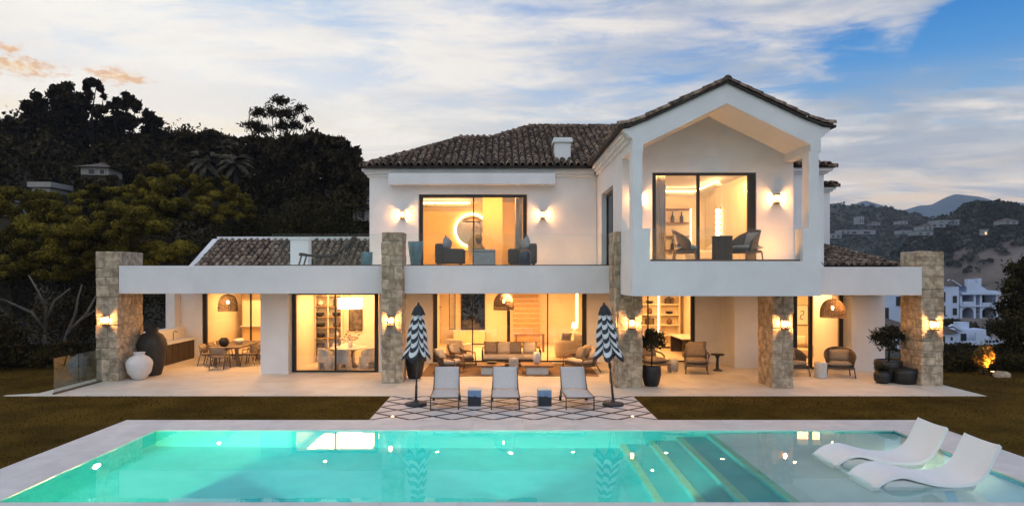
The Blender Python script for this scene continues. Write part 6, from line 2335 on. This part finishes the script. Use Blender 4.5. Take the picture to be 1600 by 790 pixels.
M_farvilla = mat('hazy_villa_wall', (.24, .26, .29), .85, .08, .5)
W3 = [(.06, .08, .2, .3), (.4, .08, .22, .3), (.74, .08, .2, .3), (.08, .56, .16, .28), (.36, .56, .2, .28), (.7, .56, .22, .28)]
GA = 'white apartment houses in the valley'
D = 95
def apartment(label, px, py, d):
    """two storeys of white loggias over an arched ground floor, stepped roof terrace, chimneys, brown roof behind"""
    t = thing('apartment_house', label, 'house', at(px, py, d), 0, GA)
    Wm = M_farwall
    bx('back_wall', Wm, t, -4.0, 2.0, 0, 4.0, 7, 4.4)
    for z0, z1, y0 in ((1.62, 1.86, -.5), (3.30, 3.62, -.7)): bx('floor_slab', Wm, t, -1.3, y0, z0, 4.15, 2.0, z1)
    for x0, x1 in ((-1.3, -.95), (.62, .95), (1.5, 1.8), (3.7, 4.0)): bx('pier', Wm, t, x0, -.3, 0, x1, 2.0, 3.3)
    for x0, x1, z0, z1 in ((-.95, .62, .1, 1.3), (.95, 1.5, .1, 1.4), (1.8, 3.7, .1, 1.45), (-.95, .62, 2.1, 3.2), (1.8, 3.7, 2.0, 3.2)):
        bx('pane', M_farglass, t, x0, 1.92, z0, x1, 1.985, z1)
    for x0, x1 in ((-.95, .62), (1.8, 3.7)):                     # arched heads of the ground floor openings
        c, r = (x0 + x1) / 2, (x1 - x0) / 2
        arc = [(c - r, 1.62), (c - r, .9)] + [(c - r * math.cos(k * PI / 10), .9 + .62 * math.sin(k * PI / 10)) for k in range(1, 10)] + [(c + r, .9), (c + r, 1.62)]
        MB().prism(arc, 'y', -.28, -.1).build('arch', Wm, t)
    bx('balcony_parapet', Wm, t, -.95, -.45, 1.87, .62, -.3, 2.35)
    bx('balcony_parapet', Wm, t, 1.8, -.45, 1.87, 3.0, -.3, 2.2)
    MB().prism([(-.4, 3.63), (4.1, 3.63), (4.1, 3.8), (2.4, 3.95), (1.3, 4.7), (.6, 5.1), (-.4, 5.1)], 'y', -.5, -.3).build('sloped_parapet', Wm, t)
    bx('left_wing', Wm, t, -4.0, -.8, 0, -1.75, 2.0, 4.5)
    for x, z in ((-3.5, .5), (-2.6, .5), (-3.5, 2.1), (-2.6, 2.2)): bx('window', M_farglass, t, x, -.84, z, x + .55, -.802, z + .95)
    MB().prism([(-.9, 4.5), (.8, 5.5), (2.4, 4.5)], 'x', -4.2, -1.6).build('roof', M_farroof, t)
    MB().prism([(-4.3, 4.45), (-3.2, 5.45), (-3.05, 5.45), (-4.15, 4.45)], 'y', -1.0, -.82).build('gable_edge', Wm, t)
    MB().prism([(-2.7, 5.35), (-1.4, 4.5), (-1.55, 4.45), (-2.85, 5.3)], 'y', -1.0, -.82).build('gable_edge', Wm, t)
    MB().add([(-1.5, 1.2, 4.42), (4.4, 1.2, 4.42), (4.4, 7.2, 4.42), (-1.5, 7.2, 4.42), (.5, 4, 5.5), (2.6, 4, 5.5)], [(0, 1, 5, 4), (1, 2, 5), (2, 3, 4, 5), (3, 0, 4), (3, 2, 1, 0)]).build('roof', M_farroof, t)
    bx('chimney', Wm, t, .3, .4, 4.4, 1.3, 1.1, 5.45)
    bx('chimney', Wm, t, 2.5, 1.6, 4.4, 3.05, 2.2, 5.55)
    MB().lathe([(0, -.09), (.14, 0), (0, .09)], 10, (2.75, 1.7, 2.85), cap=False).build('lamp', E_window, t)
    return t


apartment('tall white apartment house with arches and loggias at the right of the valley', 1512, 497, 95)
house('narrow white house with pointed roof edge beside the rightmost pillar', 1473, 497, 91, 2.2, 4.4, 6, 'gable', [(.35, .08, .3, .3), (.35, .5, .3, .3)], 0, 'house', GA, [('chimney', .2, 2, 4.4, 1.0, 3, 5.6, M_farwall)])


def terrace_house(label, px, py, d):
    t = thing('low_house', label, 'house', at(px, py, d), 0, GA)
    Wm = M_farwall
    bx('left_wall', Wm, t, -4.2, 0, 0, -1.5, 4, 1.5)
    bx('window', M_farglass, t, -3.9, -.05, .1, -2.8, -.002, 1.1)
    bx('window', M_farglass, t, -2.1, -.05, .6, -1.85, -.002, 1.0)
    MB().add([(-4.6, -.4, 1.5), (-1.2, -.4, 1.5), (-1.2, 4.4, 1.5), (-4.6, 4.4, 1.5), (-3.6, 2, 2.5), (-2.1, 2, 2.5)], [(0, 1, 5, 4), (1, 2, 5), (2, 3, 4, 5), (3, 0, 4), (3, 2, 1, 0)]).build('roof', M_farroof, t)
    MB().prism([(-2.4, 2.3), (-1.9, 2.6), (-.7, 2.0), (-.7, 1.7), (-1.3, 1.95), (-2.0, 2.35)], 'y', -.3, .2).build('curved_parapet', Wm, t)
    bx('middle_wall', Wm, t, -1.49, .4, 0, 1.2, 4, 1.9)
    bx('window', M_farglass, t, -.6, .35, .5, .1, .398, 1.4)
    bx('chimney', Wm, t, -.3, 1.2, 1.9, 1.0, 2.2, 2.75)
    MB().prism([(-1.4, 0), (3.6, 0), (3.6, .75), (2.2, 1.0), (1.0, 1.7), (.4, 1.7), (.4, .6), (-1.4, .5)], 'y', -.9, -.6).build('stepped_wall', Wm, t)
    bx('right_wall', Wm, t, 1.21, 1.0, 0, 3.0, 4, 1.9)
    for k in range(4): bx('window', M_farglass, t, 1.55 + k * .42, -.94, .42, 1.85 + k * .42, -.902, .72)
    return t


terrace_house('low white house with brown roof and stepped garden walls below the apartments', 1512, 539, 84)
bl = []
for k in range(26):
    q_ = at(random.uniform(1462, 1580), random.uniform(498, 516), 89 + random.uniform(-2, 2))
    bl.append((q_.x, q_.y, q_.z - .6, .9, .9, .7))
tag(link('valley_shrubbery', tri_mesh('valley_shrubbery', leaf_quads(blob_points(bl, 9000, .5, .25), .3, thin=.6), M_hedge, 4)), kind='stuff')
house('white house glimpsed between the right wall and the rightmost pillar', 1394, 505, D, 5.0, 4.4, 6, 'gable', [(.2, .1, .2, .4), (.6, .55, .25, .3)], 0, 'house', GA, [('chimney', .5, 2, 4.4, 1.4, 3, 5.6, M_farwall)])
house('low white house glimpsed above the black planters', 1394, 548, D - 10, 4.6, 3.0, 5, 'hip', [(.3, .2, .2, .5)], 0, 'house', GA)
GV = 'white villas on the far hillsides'
for i, (px, py, d, ww, hh, rf, lb) in enumerate((
        (1306, 372, 420, 10, 4, 'flat', 'white villa on the far hill just right of the side wing'), (1345, 366, 430, 26, 4, 'flat', 'long white villa in the middle of the far hillside'), (1322, 365, 425, 10, 3.2, 'flat', 'small white villa left of the long white villa'),
        (1346, 350, 470, 5, 8, 'flat', 'pale tower house above the long white villa'), (1369, 352, 470, 8, 3, 'hip', 'small pale house right of the tower house'), (1412, 350, 470, 8, 3, 'flat', 'little white house alone on the wooded slope'),
        (1416, 365, 440, 10, 3, 'flat', 'bluish white house below the little white house'), (1466, 355, 330, 10, 3, 'flat', 'white villa on the shoulder of the near right hill'), (1478, 350, 335, 12, 2.6, 'flat', 'upper white villa on the near right hill'), (1492, 351, 335, 6, 3.4, 'flat', 'small bright house right of the upper white villa'),
        (1445, 367, 320, 24 * .45, 2.4, 'flat', 'long low pale building on the near right hill'), (1580, 350, 320, 9, 2.6, 'hip', 'house near the top of the right hill'), (1450, 359, 325, 7, 3, 'hip', 'pale house between the white villas of the right hill'))):
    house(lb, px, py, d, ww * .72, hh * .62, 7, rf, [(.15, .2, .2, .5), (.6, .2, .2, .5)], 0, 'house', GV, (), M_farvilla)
house('small lit building low on the right hill', 1541, 367, 300, 1.6, 2.2, 3, 'flat', [(.1, .1, .5, .5)], 0, 'house', None, (), M_farvilla, lit=(0,))
# left hill houses
M_farwarm = mat('far_cream_wall', (.30, .28, .25), .85, .08, .8)
house('pale flat roofed house half hidden among the pines on the left hill', 148, 273, 50, 1.9, .55, 2.4, 'hip', [(.3, .1, .2, .6), (.7, .1, .15, .6)], R(8), 'house', None, [('retaining_wall', -1.0, .1, -6, 1.0, 2.2, -.01, M_ground)], M_farwarm)
house('low pale garden house at the left below the pines', 64, 300, 46, 1.2, .32, 2, 'flat', [(.2, .2, .2, .5)], 0, 'house', None, [('retaining_wall', -.7, .1, -7, .7, 1.9, -.01, M_ground)], M_farwarm)
house('cream house with arched window just left of the villa', 574, 345, 56, 2.6, 1.9, 6, 'gable', [(.3, .1, .12, .4), (.62, .35, .1, .4)], R(-14), 'house', None, [('cornice', -1.4, -.2, 1.7, 1.4, -.08, 1.9, M_farwarm)], M_farwarm)
house('bluish house cut off by the left edge of the photograph', 2, 338, 37, 1.0, .8, 2, 'flat', [(.3, .2, .3, .5)], 0, 'house', None, [('retaining_wall', -.55, .1, -6, .55, 1.9, -.01, M_ground)], M_farwarm)
px_tree('broadleaf_tree', 'dark round tree right below the pale roofed house on the left hill', 'tree', 150, [(140, 283, 16, 8), (160, 285, 18, 8), (176, 280, 10, 7), (126, 286, 12, 8), (150, 296, 26, 10)], 48.3, 4200, .28, M_dark, M_barkd, .2, clump=8, outward=True, dj=.5)
px_tree('broadleaf_tree', 'olive tree hiding the foot of the low garden house on the left hill', 'tree', 62, [(50, 309, 14, 7), (70, 310, 16, 7), (86, 306, 10, 6), (62, 320, 26, 9)], 44.3, 3800, .24, M_olive, M_barkd, .2, clump=8, outward=True, dj=.5)
t = thing('stone_wall', 'small grey stone retaining wall above the left terrace', 'wall', at(566, 392, 44))
for r_ in range(3):
    for k in range(6):
        MB().chamfer(-.33, -.2, -.14, .33, .2, .14, .04, .02).build('stone', M_stone, t, (-2.2 + k * .68 + (r_ % 2) * .3, 0, .15 + r_ * .29))
bx('footing', M_mortar, t, -2.5, .05, -3.0, 2.2, .6, .9)

# ================================================================== AIR
HAZE = True
if HAZE:
    hm = bpy.data.materials.new('haze')
    hm.use_nodes = True
    t = NT(hm.node_tree)
    pv = t.new('ShaderNodeVolumePrincipled', ins={'Color': (.74, .83, 1.0), 'Density': .00022, 'Anisotropy': 0.0})
    o = t.new('ShaderNodeOutputMaterial')
    t.t.links.new(pv.outputs[0], o.inputs['Volume'])
    hz = MB().box(-2100, -2100, -80, 2100, 2100, 190).build('haze', hm)
    hz['kind'] = 'stuff'
